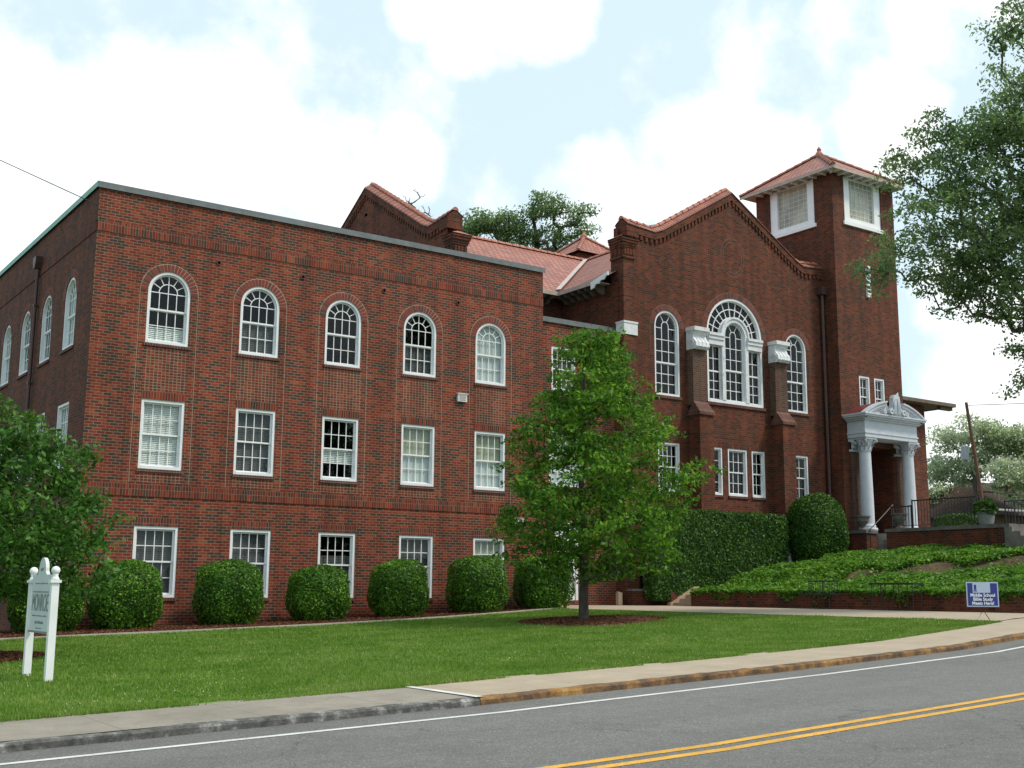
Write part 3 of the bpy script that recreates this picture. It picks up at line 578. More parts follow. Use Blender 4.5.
def gothic_side(parent, c, hw, v0, vt, M, nc=3, frame=.075, rows_lo=3, rows_hi=3, deep=0):
    sp = vt-hw; mb = MB(); arch_frame(mb, c, hw, v0, sp, frame, M, -.22, -.015-deep); mb.box(c-hw+frame, c+hw-frame, v0, v0+frame, -.22, -.005-deep, M)
    wd = mb.build('window', M_white, parent); a, b, cc = c-hw+frame, c+hw-frame, v0+frame; r = hw-frame; t = .04; mid = cc+(sp-cc)*.46
    s = MB(); dd = -.14; s.box(a, a+t, cc, mid, dd-.035, dd, M); s.box(b-t, b, cc, mid, dd-.035, dd, M); s.box(a+t, b-t, cc, cc+t, dd-.035, dd-.001, M); s.box(a+t, b-t, mid-t, mid, dd-.035, dd-.001, M)
    bars(s, a+t, b-t, cc+t, mid-t, nc, rows_lo, M, dd-.03, dd-.008, .026); s.build('sash', M_white_clean, wd); g = MB(); g.box(a+t, b-t, cc+t, mid-t, dd-.024, dd-.02, M); g.build('pane', M_glass, wd)
    s = MB(); dd = -.10; s.box(a, a+t, mid-.02, sp, dd-.035, dd, M); s.box(b-t, b, mid-.02, sp, dd-.035, dd, M); s.arc(c, sp, r-t, r, 0, 180, dd-.035, dd, M, 20); s.box(a+t, b-t, mid-.02, mid+.04, dd-.035, dd-.001, M)
    a2, b2 = a+t, b-t; w3 = (b2-a2)/nc
    top_low = sp-.05
    for i in range(1, nc): u = a2+w3*i; s.box(u-.013, u+.013, mid, top_low+w3*.25, dd-.03, dd-.008, M)
    for j in range(1, rows_hi+1): v = mid+(top_low-mid)*j/rows_hi; s.box(a2, b2, v-.013, v+.013, dd-.03, dd-.01, M) if j < rows_hi else (s.box(a2, a2+w3, v-.013, v+.013, dd-.03, dd-.01, M), s.box(b2-w3, b2, v-.013, v+.013, dd-.03, dd-.01, M))
    zc = top_low+w3*.25; s.arc(c, zc, w3/2-.013, w3/2+.013, 0, 180, dd-.03, dd-.008, M, 10)
    for k in (62, 118):
        ca, sa = math.cos(R(k)), math.sin(R(k)); x0, y0 = c+ca*(w3/2)*.9, zc+sa*(w3/2); q = r-t; x1, y1 = c+ca*q*1.0, sp+sa*q; nx, ny = -(y1-y0), (x1-x0); l = math.hypot(nx, ny); nx, ny = nx/l*.012, ny/l*.012
        vs = [M(x+e*nx, y+e*ny, dq) for dq in (dd-.029, dd-.009) for x, y, e in ((x0,y0,1),(x0,y0,-1),(x1,y1,-1),(x1,y1,1))]
        s.add(vs, [(0,1,2,3),(7,6,5,4),(0,4,5,1),(1,5,6,2),(2,6,7,3),(3,7,4,0)])
    s.build('sash', M_white_clean, wd); g = MB(); pane_arch(g, c, r-t, mid+.04, sp, M, dd-.02); g.build('pane', M_glass, wd)
    return wd
for c, hw in side_w:
    wd = gothic_side(church, c, hw, 8.99, 12.30, VC)
    s = MB(); s.box(c-hw-.05, c+hw+.05, 8.88, 8.985, -.1, .05, VC); s.build('sill', M_sill, wd)
    surround(church, c, 12.30-hw, hw, hw+.22, VC, M_wedge2, M_mortar2, 10.6)
# the big three-part window
cc = CX+.04; sp = 11.75; mb = MB(); arch_frame(mb, cc, 1.55, 8.98, sp, .10, VC, -.22, -.012, 36); mb.box(cc-1.45, cc+1.45, 8.98, 9.10, -.22, .0, VC)
pw = mb.build('window', M_white, church)
mb = MB()
for s_ in (-1, 1):
    x0, x1 = sorted((cc+s_*.56, cc+s_*.74)); mb.box(x0, x1, 9.10, sp, -.19, .02, VC)
    x0, x1 = sorted((cc+s_*.66, cc+s_*1.50)); mb.box(x0, x1, 11.28, 11.50, -.19, .05, VC); mb.box(x0, x1, 11.50, 11.64, -.19, .09, VC); mb.box(x0, x1, 11.64, 11.75, -.19, .13, VC)
mb.arc(cc, sp, .56, .76, 0, 180, -.19, .03, VC, 28); mb.arc(cc, sp, .70, .78, 0, 180, -.18, .07, VC, 28); mb.build('inner_arch', M_stone, pw)
s = MB()  # fanlight between the two arches
s.arc(cc, sp, 1.10, 1.135, 0, 180, -.15, -.11, VC, 32); s.arc(cc, sp, 1.41, 1.45, 0, 180, -.15, -.10, VC, 32); s.arc(cc, sp, .76, .80, 0, 180, -.15, -.10, VC, 28)
for k in range(1, 11):
    a = 180*k/11; ca, sa = math.cos(R(a)), math.sin(R(a)); nx, ny = -sa*.014, ca*.014
    vs = [VC(cc+ca*q+e*nx, sp+sa*q+e*ny, dq) for dq in (-.148, -.112) for q, e in ((.78,1),(.78,-1),(1.43,-1),(1.43,1))]
    s.add(vs, [(0,1,2,3),(7,6,5,4),(0,4,5,1),(1,5,6,2),(2,6,7,3),(3,7,4,0)])
s.build('fanlight', M_white_clean, pw); g = MB(); g.arc(cc, sp, .76, 1.46, 0, 180, -.145, -.14, VC, 32); g.build('pane', M_glass, pw)
gothic_side(pw, cc, .56, 9.10, sp+.56, VC, 3, .035)
for s_ in (-1, 1):
    x0, x1 = sorted((cc+s_*.74, cc+s_*1.45)); dd = -.12; a, b, lo, hi = x0, x1, 9.10, 11.28; mid = (lo+hi)/2+.05
    s = MB(); t = .045; s.box(a, a+t, lo, hi, dd-.04, dd, VC); s.box(b-t, b, lo, hi, dd-.04, dd, VC); s.box(a+t, b-t, lo, lo+t, dd-.04, dd-.001, VC); s.box(a+t, b-t, hi-t, hi, dd-.04, dd-.001, VC); s.box(a+t, b-t, mid-.03, mid+.03, dd-.04, dd+.01, VC)
    bars(s, a+t, b-t, lo+t, mid-.03, 2, 3, VC, dd-.035, dd-.01, .026); bars(s, a+t, b-t, mid+.03, hi-t, 2, 2, VC, dd-.035, dd-.01, .026); s.build('sash', M_white_clean, pw)
    g = MB(); g.box(a+t, b-t, lo+t, hi-t, dd-.03, dd-.025, VC); g.build('pane', M_glass, pw)
s = MB(); s.box(cc-1.62, cc+1.62, 8.86, 8.975, -.1, .06, VC); s.build('sill', M_sill, pw)
surround(church, cc, sp, 1.55, 1.78, VC, M_wedge2, M_mortar2, 11.0)
for a, b, n in lows: rect_window(church, a, b, 5.36, 7.21, VC, n, (2, 2), .07, style=(st_cream if n == 3 and False else st_none))
for a, b in ((23.55, 26.87), (28.35, 29.42), (20.95, 22.25)):
    p = MB(); p.box(a, b, 7.213, 7.44, -.02, .008, VC); p.build('lintel', M_soldier2, church)
p = MB(); p.box(23.5, 26.9, 7.6, 8.85, -.02, .005, VC); p.build('brick_panel', M_stack2 if 'M_stack2' in globals() else M_brick2, church)
p = MB(); p.box(19.3, 30.4, 1.6, 1.65, 1, 16.5) if False else p.box(19.3, 30.4, 1.7, 1.75, 1, 13); p.box(19.45, 30.5, .5, 1.7, 8.2, 8.4); p.box(19.45, 30.5, .40, 1.75, 13.3, 13.4); p.box(19.45, 19.5, .4, 1.75, 1, 13.3); p.box(30.5, 30.55, .4, 1.75, 1, 13.3); p.build('dark_backing', M_dark, church)  # black box stands in for unlit rooms; lid and ends keep daylight out
# medallion
p = MB(); mz = 15.0
for q0 in (.80, 1.0):
    p = MB(); n = 40
    p.add([VC(25.22+.66*q*math.cos(2*math.pi*k/n), mz+.80*q*math.sin(2*math.pi*k/n), .004) for k in range(n) for q in (q0-.011, q0+.012)], [(2*k, 2*k+1, (2*k+3) % (2*n), (2*k+2) % (2*n)) for k in range(n)])
    p.build('medallion_ring', M_mortar2, church)

# tile-topped coping and dentils along a gable
def coping(parent, M, c, hw_sh, half_rake, zs, pk, thick=.55):
    # M maps (u, v, d) ; d towards the viewer. coping = small pitched roof along the outline
    line = [(c-hw_sh-.12, zs+.10), (c-hw_sh+.3, zs+.06)] + [(c-half_rake-.1, zs-.02), (c-half_rake+.35, zs+.16), (c, pk)]
    sides = [line, [(2*c-u, v) for u, v in line]]
    mb = MB(); rd = MB(); brk = MB(); uvs = []
    for sd_i, ln in enumerate(sides):
        acc_ = 0
        for i in range(len(ln)-1):
            (u0, v0), (u1, v1) = ln[i], ln[i+1]; l = math.hypot(u1-u0, v1-v0)
            f = [(M(u0, v0+.05, .10)), (M(u1, v1+.05, .10)), (M(u1, v1+.30, -thick*.5)), (M(u0, v0+.30, -thick*.5)), M(u1, v1+.05, -thick-.10), M(u0, v0+.05, -thick-.10), M(u0, v0-.0, .10), M(u1, v1-.0, .10)]
            mb.add(f, [(0,1,2,3), (3,2,4,5), (6,7,1,0)]); uvs += [(acc_,0),(acc_+l,0),(acc_+l,.45),(acc_,.45)]*1 + [(acc_,0),(acc_+l,0),(acc_+l,.45),(acc_,.45)] + [(acc_,0),(acc_+l,0),(acc_+l,.05),(acc_,.05)]
            acc_ += l
            # ridge tiles
            nt_ = max(1, int(round(l/.36)))
            for k in range(nt_):
                t0, t1 = k/nt_, (k+1)/nt_; a = (u0+(u1-u0)*t0, v0+(v1-v0)*t0); b = (u0+(u1-u0)*t1, v0+(v1-v0)*t1)
                r0, r1 = (.135, .10)
                vs = []
                for (uu, v_), rr_ in ((a, r0), (b, r1)):
                    for q in range(7):
                        an = math.pi*q/6; vs.append(M(uu, v_+.25+rr_*math.sin(an), -thick*.5+rr_*math.cos(an)))
                rd.add(vs, [(q, q+1, q+8, q+7) for q in range(6)] + [tuple(range(7))])
            # corbel course under the coping
            nd = max(1, int(l/.21))
            for k in range(nd):
                t0, t1 = (k+.12)/nd, (k+.62)/nd; ua, ub = u0+(u1-u0)*t0, u0+(u1-u0)*t1; va, vb = v0+(v1-v0)*t0, v0+(v1-v0)*t1
                vs = [M(ua, va-.46, d) for d in (0, .055)] + [M(ub, vb-.46, d) for d in (0, .055)] + [M(ub, vb-.28, d) for d in (0, .055)] + [M(ua, va-.28, d) for d in (0, .055)]
                brk.add(vs, [(0,1,3,2),(2,3,5,4),(4,5,7,6),(6,7,1,0),(1,7,5,3)])
            vs = [M(u0, v0-.28, d) for d in (0, .07)] + [M(u1, v1-.28, d) for d in (0, .07)] + [M(u1, v1+.04, d) for d in (0, .07)] + [M(u0, v0+.04, d) for d in (0, .07)]
            brk.add(vs, [(0,1,3,2),(4,5,7,6),(1,7,5,3)])
    for e_ in (-1, 1):
        uo, ui = c+e_*(hw_sh+.10), c+e_*(hw_sh-.5); a_, b_ = sorted((uo, ui)); brk.prism([(-thick-.05, zs-.36), (.065, zs-.36), (.065, zs+.13), (-thick*.5, zs+.36), (-thick-.05, zs+.13)], lambda d, v, u: M(u, v, d), a_, b_)
    me_uv = uvs
    cp = build('coping_tiles', mb.v, mb.f, M_tile, parent, uv=me_uv); rd.build('ridge_tiles', M_ridge, cp); brk.build('corbel_course', M_brick2, parent)
coping(church, VC, CX, 5.52, 4.1, SZ, PK)
# corner pier (left), with white block, pilaster and capital
p = MB(); p.box(XW, 19.75, 0.0, Yc, .9, 11.02); p.build('corner_pier', M_brick2, church)
p = MB(); p.box(XW-.02, 19.77, -.04, .42, 11.02, 11.45); p.box(XW-.04, 19.79, -.06, .43, 11.45, 11.52); p.build('pier_block', M_stone, church)
def pilaster(x0, x1, y0, y1, zb, zt, par):
    p = MB(); p.box(x0, x1, y0, y1, zb, zt); p.build('pilaster', M_brick2, par)
    p = MB()
    for k, (e, a, b) in enumerate(((.05,0,.10),(.02,.1,.42),(.05,.42,.50),(.08,.50,.60),(.12,.60,.70),(.15,.70,.80))): p.box(x0-e, x1+e, y0-e, y1, zt+a, zt+b)
    for k in range(4): x = x0+(x1-x0)*(k+.5)/4; p.box(x-.05, x+.05, y0-.06, y0-.02, zt+.14, zt+.38)
    for k in range(3): y = y0+(y1-y0)*(k+.5)/3; p.box(x0-.06, x0-.02, y-.05, y+.05, zt+.14, zt+.38)
    cpt = p.build('capital', M_brick2, par)
    p = MB(); p.add([(x0-.18, y0-.18, zt+.80), (x1+.18, y0-.18, zt+.80), (x1+.18, y1, zt+.80), (x0-.18, y1, zt+.80), (x1, y1, zt+1.15)], [(0,1,4),(1,2,4),(2,3,4),(3,0,4)]); p.build('cap_tiles', M_ridge, cpt)
pilaster(19.20, 19.72, .08, .8, 11.5, 13.95, church)
# the two buttresses
def buttress(c):
    p = MB(); p.box(c-.35, c+.35, .02, Yc, 8.7, 10.9); bt = p.build('buttress', M_brick3, church)
    p = MB(); p.box(c-.36, c+.36, -.30, Yc, 1.0, 8.35); p.build('lower_pier', M_brick2, bt)
    p = MB(); p.add([(c-.40,-.36,8.30),(c+.40,-.36,8.30),(c+.40,-.36,8.40),(c-.40,-.36,8.40),(c+.37,.02,8.86),(c-.37,.02,8.86),(c+.40,Yc,8.30),(c-.40,Yc,8.30)], [(0,1,2,3),(3,2,4,5),(0,3,5,7),(1,6,4,2),(0,7,6,1)]); p.build('weathering', M_sill, bt)
    prof = [(0,10.88),(.46,10.88),(.55,10.98),(.52,11.16),(.40,11.28),(.34,11.42),(.42,11.56),(.46,11.60),(.46,11.72),(0,11.72)]
    p = MB(); p.prism([(q, z) for q, z in prof], lambda u, v, d: (c+d, Yc-u, v), -.36, .36)
    for s_ in (-1, 1):
        p.arc(Yc-.30, 11.10, .10, .15, 0, 300, -.40 if s_ < 0 else .36, -.36 if s_ < 0 else .40, lambda u, v, d: (c+d, u, v), 14); p.arc(Yc-.30, 11.10, .02, .06, 0, 360, -.39 if s_ < 0 else .36, -.36 if s_ < 0 else .39, lambda u, v, d: (c+d, u, v), 10)
    p.box(c-.40, c+.40, -.16, Yc, 11.60, 11.75)
    for k in (-.2, 0, .2): p.tube([(c+k, -.17, 10.95), (c+k, -.15, 11.15), (c+k, -.02, 11.3)], .035, 6)
    p.build('bracket', M_stone, bt)
buttress(22.95); buttress(27.50)
# nave roof, cross wing roof, west walls
def roofquad(mb, uv, a, b, c, d, eave_len=None):
    n = len(mb.v); mb.add([a, b, c, d], [(0,1,2,3)])
    A, B, C_, D = map(Vector, (a, b, c, d)); e = (B-A).normalized(); s = (D-A) - e*((D-A).dot(e)); s.normalize()
    for P in (A, B, C_, D): uv.append(((P-A).dot(e), (P-A).dot(s)))
RZ, EZ, RY = 17.0, 13.12, 9.8
mb = MB(); uv = []
roofquad(mb, uv, (18.5, .42, EZ), (18.5, RY+8, EZ), (CX, RY+8, RZ), (CX, .42, RZ))
roofquad(mb, uv, (31.9, RY+8, EZ), (31.9, .42, EZ), (CX, .42, RZ), (CX, RY+8, RZ))
roofquad(mb, uv, (13.7, 3.15, EZ), (31.9, 3.15, EZ), (31.9, RY, RZ-.01), (13.7, RY, RZ-.01))
roofquad(mb, uv, (31.9, 16.4, EZ), (13.7, 16.4, EZ), (13.7, RY, RZ-.01), (31.9, RY, RZ-.01))
rf = build('roof', mb.v, mb.f, M_tile, church, uv=uv)
p = MB()
def ridge_run(mb, a, b, r=.11, step=.38):
    a, b = Vector(a), Vector(b); n = max(1, int((b-a).length/step)); t = (b-a).normalized(); sdx = t.cross(Vector((0,0,1))).normalized(); upx = sdx.cross(t)
    for k in range(n):
        p0 = a+(b-a)*k/n; p1 = a+(b-a)*(k+1)/n; vs = []
        for P, q in ((p0, r*1.25), (p1, r)):
            for j in range(7): an = math.pi*j/6; vs.append(P + sdx*q*math.cos(an) + upx*(q*math.sin(an)))
        mb.add(vs, [(j, j+1, j+8, j+7) for j in range(6)] + [tuple(range(7))])
ridge_run(p, (13.5, RY, RZ-.02), (CX, RY, RZ-.02)); ridge_run(p, (CX, .9, RZ-.02), (CX, RY+6, RZ-.02)); p.build('ridge_tiles', M_ridge, rf)
p = MB(); va, vb = Vector((18.45, 3.10, EZ+.015)), Vector((CX, RY, RZ+.02)); sdv = Vector((1, -1, 0)).normalized()*.10
nrm = Vector((0,0,.03)); p.add([va-sdv+nrm+Vector((0,0,.07)), va+sdv+nrm+Vector((0,0,.07)), vb+sdv+nrm+Vector((0,0,.07)), vb-sdv+nrm+Vector((0,0,.07))], [(0,1,2,3)]); p.build('valley_flashing', simple('pale_flashing', (.48,.40,.36), .5, .1, 3), rf)
p = MB()   # eaves: fascia, soffit, scalloped rafter ends
p.box(18.46, 18.50, .8, 3.15, EZ-.14, EZ+.01); p.box(18.5, XW, .8, 3.2, EZ-.06, EZ-.03); p.box(14.2, 18.46, 3.11, 3.15, EZ-.14, EZ+.01); p.box(14.2, 18.9, 3.15, 3.8, EZ-.06, EZ-.03); p.build('eaves', M_fascia, rf)
p = MB()
for k in range(6):
    y = 1.15+k*.42
    p.prism([(18.52, EZ-.06), (XW, EZ-.06), (XW, EZ-.42), (18.95, EZ-.40), (18.8, EZ-.26), (18.62, EZ-.24), (18.52, EZ-.14)], lambda u, v, d, y=y: (u, y+d, v), -.06, .06)
    p.build('rafter_end', M_soffit, rf); p = MB()
for k in range(11):
    x = 14.3+k*.40
    p.prism([(3.17, EZ-.06), (3.8, EZ-.06), (3.8, EZ-.42), (3.62, EZ-.40), (3.46, EZ-.26), (3.28, EZ-.24), (3.17, EZ-.14)], lambda u, v, d, x=x: (x+d, u, v), -.06, .06); p.build('rafter_end', M_soffit, rf); p = MB()
p = MB(); p.prism([(.02, EZ+.16), (1.02, EZ-.06), (1.02, EZ-.34), (.84, EZ-.30), (.74, EZ-.18), (.55, EZ-.20), (.45, EZ-.10), (.25, EZ-.10), (.15, EZ+.0), (.02, EZ+.02)], MX(18.44), 0, .05); p.build('scalloped_board', M_white, rf)
p = MB(); p.box(XW, XW+.3, Yc+.001, 3.8, .9, EZ-.03); p.box(XE-.4, XW, 3.8, 4.1, 10.0, EZ-.03); p.box(12.95, XE-.3, 3.8, 4.1, 12.0, EZ-.03); p.box(XW+.3, 19.5, .7, .9, 12, 15.3); p.build('west_wall', M_brick2, church)
p = MB(); p.box(30.9, 31.2, .4, 18, 1, EZ); p.box(19.4, 31, 17.5, 17.8, 1, EZ); p.build('east_wall', M_brick2, church)
# west gable of the cross wing
XG = 13.5; VG = MX(XG)
wall('gable_wall', gable_profile(RY, 6.45, 5.1, 15.22, 15.22, 18.18, 11.0), [], VG, M_brick2, church)
coping(church, VG, RY, 6.45, 5.1, 15.22, 18.18)
p = MB(); p.box(XG+.06, XG+.5, RY-6.3, RY+6.3, 12, 15.0); p.build('gable_backing', M_brick2, church)
pilaster(13.25, 13.8, 2.5, 3.1, 12, 13.6, church)
# little pyramid roof beyond the ridge
mb = MB(); uv = []; ax, ay, az = 29.2, 15.0, 20.15; hwp = 1.75
cor = [(ax-hwp, ay-hwp, 18.75), (ax+hwp, ay-hwp, 18.75), (ax+hwp, ay+hwp, 18.75), (ax-hwp, ay+hwp, 18.75)]
for i in range(4): roofquad(mb, uv, cor[i], cor[(i+1) % 4], (ax, ay, az), (ax, ay, az))
cu_ = build('lantern_roof', mb.v, mb.f, M_tile, church, uv=uv); p = MB()
for q in cor: ridge_run(p, q, (ax, ay, az), .09)
p.lathe((ax, ay, az-.1), [(.16, 0), (.18, .15), (.10, .28), (.05, .4)], 8); p.build('hip_tiles', M_ridge, cu_)
p = MB(); p.box(ax-hwp+.3, ax+hwp-.3, ay-hwp+.3, ay+hwp-.3, 15, 18.75); p.build('lantern_wall', M_brick2, cu_)
# downspout against the tower
p = MB(); p.tube([(30.42, .22, 14.3), (30.42, .22, 8), (30.42, .22, 1.2)], .07, 8); dn = p.build('downspout', M_bronze, church)
p = MB(); p.box(30.24, 30.60, .06, .36, 14.2, 14.55); p.build('rain_head', M_bronze, dn)

# ------------------------------------------------------------------ tower
tower = empty('bell_tower', (32.67, 1.7, 1.2), 'square dark brick tower with red tiled pyramid roof and white columned porch', 'tower')
TX0, TX1, TY0, TY1 = 30.6, 34.72, -.4, 4.0; VT = MY(TY0); VTX = MX(TX0)
th = [rect_pts(31.36, 33.86, 17.45, 19.60), rect_pts(31.84, 32.54, 9.0, 10.78), rect_pts(32.84, 33.52, 9.0, 10.78), rect_pts(31.75, 33.85, 4.1, 7.75)]
TZ = 19.62
wall('wall', rect_pts(TX0, TX1, 1.0, TZ), th, VT, M_brick2, tower)
wall('wall', rect_pts(TY0, TY1, 1.0, TZ), [rect_pts(.62, 3.2, 17.45, 19.60)], VTX, M_brick2, tower)
p = MB(); p.box(TX1-.3, TX1, TY0+.001, TY1, 1, TZ); p.box(TX0+.001, TX1-.3, TY1-.3, TY1, 1, TZ); p.box(TX0+.4, TX1-.4, 1.2, 1.25, 1, 17); p.box(TX0+.9, TX1-.3, 1.2, TY1-.3, 16.9, 17.0); p.build('rear_wall', M_brick2, tower)
def belfry(M, u0, u1, uL, uR):
    p = MB(); v0, v1 = 17.45, 19.60
    p.box(u0, u0+.42, v0+.3, v1, -.25, -.06, M); p.box(u1-.42, u1, v0+.3, v1, -.25, -.06, M); p.box(u0, u1, v0, v0+.3, -.25, -.055, M); p.box(u0+.42, u1-.42, v1-.08, v1, -.25, -.06, M)
    wd = p.build('window', M_white_clean, tower)
    p = MB(); p.box(u0-.12, u1+.12, v0-.10, v0+.06, -.05, .08, M); p.build('sill', M_white_clean, wd)
    p = MB(); p.box(u0+.42, u1-.42, v0+.3, v1-.08, -.20, -.19, M); p.build('pane', M_frost, wd)
    p = MB(); bars(p, u0+.42, u1-.42, v0+.3, v1-.08, 6, 8, M, -.19, -.172, .022); p.build('lead_bars', M_stone, wd)
belfry(VT, 31.36, 33.86, 0, 0); belfry(VTX, .62, 3.2, 0, 0)
for a, b in ((31.84, 32.54), (32.84, 33.52)): rect_window(tower, a, b, 9.0, 10.78, VT, 2, (2, 2), .08, style=lambda w_, a_, b_, c__, d__, M_, ar: shade(w_, a_, b_, c__, c__+(d__-c__)*.45, M_, M_bronze))
p = MB(); p.box(32.58, 32.80, 14.30, 14.38, 0, .09, VT); p.box(32.58, 32.80, 15.62, 15.70, 0, .09, VT); p.box(32.76, 32.80, 14.38, 15.62, 0, .09, VT); p.box(32.58, 32.62, 14.38, 15.62, 0, .03, VT); lv = p.build('louvre', M_white_clean, tower)
p = MB()
for k in range(6): p.box(32.60, 32.78, 14.42+k*.2, 14.52+k*.2, .0, .08, VT)
p.build('slat', M_white_clean, lv)
mb = MB(); uv = []; OV = .52; ex0, ex1, ey0, ey1, ez = TX0-OV, TX1+OV-.35, TY0-OV, TY1+OV, 19.66; ap = ((ex0+ex1)/2, (ey0+ey1)/2, 21.42)
cr_ = [(ex0, ey0, ez), (ex1, ey0, ez), (ex1, ey1, ez), (ex0, ey1, ez)]
for i in range(4): roofquad(mb, uv, cr_[i], cr_[(i+1) % 4], ap, ap)
trf = build('roof', mb.v, mb.f, M_tile, tower, uv=uv)
p = MB()
for q in cr_: ridge_run(p, q, ap, .10)
p.lathe((ap[0], ap[1], ap[2]-.12), [(.20, 0), (.20, .12), (.15, .22), (.09, .3), (.11, .38), (.06, .46), (.02, .52)], 10); p.build('hip_tiles', M_ridge, trf)
p = MB(); p.box(ex0, ex1, ey0, ey0+.03, ez-.13, ez-.005); p.box(ex0, ex0+.03, ey0+.03, ey1, ez-.13, ez-.005); p.box(ex1-.03, ex1, ey0+.03, ey1, ez-.13, ez-.005); p.box(ex0+.03, ex1-.03, ey0+.03, ey1, ez-.06, ez-.04); p.build('eaves', M_fascia, trf)
p = MB()
for k in range(9): y = TY0-.2+k*.52; p = MB(); p.box(ex0+.05, TX0, y-.04, y+.04, ez-.16, ez-.06); p.build('rafter_end', M_white, trf)
for k in range(9): x = TX0-.1+k*.52; p = MB(); p.box(x-.04, x+.04, ey0+.05, TY0, ez-.16, ez-.06); p.build('rafter_end', M_white, trf)
# portico
PX0, PX1, PY0 = 30.92, 34.36, -1.32
p = MB(); p.box(PX0, PX1, PY0, TY0-.01, 8.00, 8.16); p.box(PX0-.03, PX1+.03, PY0-.03, TY0-.01, 8.16, 8.22); p.box(PX0+.01, PX1-.01, PY0+.01, TY0-.01, 8.22, 8.70); por = p.build('portico', M_portico, tower)
p = MB()
for e, a, b in ((.08,8.70,8.77),(.17,8.77,8.84),(.27,8.84,8.91),(.31,8.91,8.97)): p.box(PX0-e, PX1+e, PY0-e, TY0-.012, a, b)
p.build('cornice', M_portico, por)
pcx = (PX0+PX1)/2; VP = MY(PY0-.26); RR = 3.45; zc = 9.60-RR
ha = math.degrees(math.acos((PX1-pcx+.28)/RR))
half = math.degrees(math.asin((PX1-pcx+.28)/RR))
p = MB()
for a0, a1 in ((90+9, 90+half), (90-half, 90-9)):
    p.arc(pcx, zc, RR-.20, RR-.07, a0, a1, -.22, -.04, VP, 16); p.arc(pcx, zc, RR-.07, RR, a0, a1, -.24, .02, VP, 16); p.arc(pcx, zc, RR-.27, RR-.20, a0, a1, -.22, -.09, VP, 16); p.build('pediment_arc', M_portico, por); p = MB()
tp = [(pcx+(RR-.2)*math.cos(R(a)), zc+(RR-.2)*math.sin(R(a))) for a in np.linspace(90-half+3, 90+half-3, 17)]
tp = [(u, max(v, 8.975)) for u, v in tp]; p = MB(); p.prism([(tp[-1][0], 8.972), (tp[0][0], 8.972)] + tp, VP, -.20, -.17); p.build('tympanum', M_stone, por)
p = MB()
ang = np.linspace(90-half, 90+half, 25); vs = []
for a in ang:
    x, z = pcx+(RR-.02)*math.cos(R(a)), zc+(RR-.02)*math.sin(R(a)); vs += [(x, PY0+.0, z), (x, TY0-.012, z)]
p.add(vs, [(2*i, 2*i+2, 2*i+3, 2*i+1) for i in range(24)]); p.build('barrel_roof', M_redmetal, por)
# cartouche with scrolls
p = MB(); shp = [(-.10,8.98),(.28,8.98),(.42,9.05),(.50,9.12),(.34,9.20),(.27,9.38),(.24,9.62),(.22,9.84),(.16,9.92),(.02,9.97),(-.12,9.92),(-.20,9.80),(-.22,9.60),(-.25,9.38),(-.32,9.20),(-.48,9.12),(-.40,9.02)]
p.prism([(pcx+u, 8.98+(z-8.98)*.9) for u, z in shp], VP, -.14, .06)
for s_ in (-1, 1):
    p.arc(pcx+s_*.40, 9.12, .05, .12, 0, 330, -.05, .12, VP, 14); p.arc(pcx+s_*.72, 9.08, .03, .09, 0, 360, -.12, .04, VP, 12)
    for k in range(5): p.tube([VP(pcx+s_*(.04+k*.045), 9.02, .08), VP(pcx+s_*(.05+k*.035), 9.4, .10), VP(pcx+s_*(.03+k*.03), 9.68-k*.03, .08)], .022, 6)
p.tube([VP(pcx+.10, 9.78, -.02), VP(pcx+.16, 9.92, 0), VP(pcx+.20, 10.0, 0)], [.07, .04, .01], 8)
p.build('cartouche', M_portico, por)
def column(cx, cy, zb, zt, par):
    p = MB(); prof = [(.36,0),(.36,.10),(.38,.11),(.39,.17),(.37,.23),(.31,.24),(.32,.30),(.29,.36)]; n = 24
    h = zt-.55
    for k in range(11): t = k/10; prof.append((.275-.04*t**1.6, .40+(h-zb-.45)*t))
    prof += [(.26, h-zb), (.26, h-zb+.04)]
    p.lathe((cx, cy, zb), prof, 28); c_ = p.build('column', M_portico, par, smooth=False)
    p = MB(); p.lathe((cx, cy, h), [(.27,0),(.27,.2),(.31,.36),(.36,.46)], 16)
    for ring, (z0, r0, nl, hh) in enumerate(((.03,.285,10,.20),(.18,.295,10,.20))):
        for k in range(nl):
            a = 2*math.pi*(k+.5*ring)/nl; da = .24; pts = []
            for (rr_, z, wd_) in ((r0, z0, .24), (r0+.03, z0+hh*.6, .27), (r0+.09, z0+hh, .20), (r0+.14, z0+hh*.85, .08)):
                for s_ in (-1, 1): pts.append((cx+rr_*math.cos(a+s_*wd_/2/1.1), cy+rr_*math.sin(a+s_*wd_/2/1.1), h+z))
            p.add(pts, [(0,1,3,2),(2,3,5,4),(4,5,7,6),(1,0,2,3),(3,2,4,5),(5,4,6,7)])
    for sx in (-1, 1):
        for sy2 in (-1, 1):
            p.tube([(cx+sx*.22, cy+sy2*.22, h+.30), (cx+sx*.33, cy+sy2*.33, h+.44), (cx+sx*.37, cy+sy2*.37, h+.38), (cx+sx*.33, cy+sy2*.33, h+.34)], [.05,.05,.045,.03], 6)
    p.box(cx-.36, cx+.36, cy-.36, cy+.36, h+.47, h+.549); p.build('capital', M_portico, c_)
column(31.34, -.93, 4.06, 8.00, por); column(34.15, -.93, 4.06, 8.00, por)
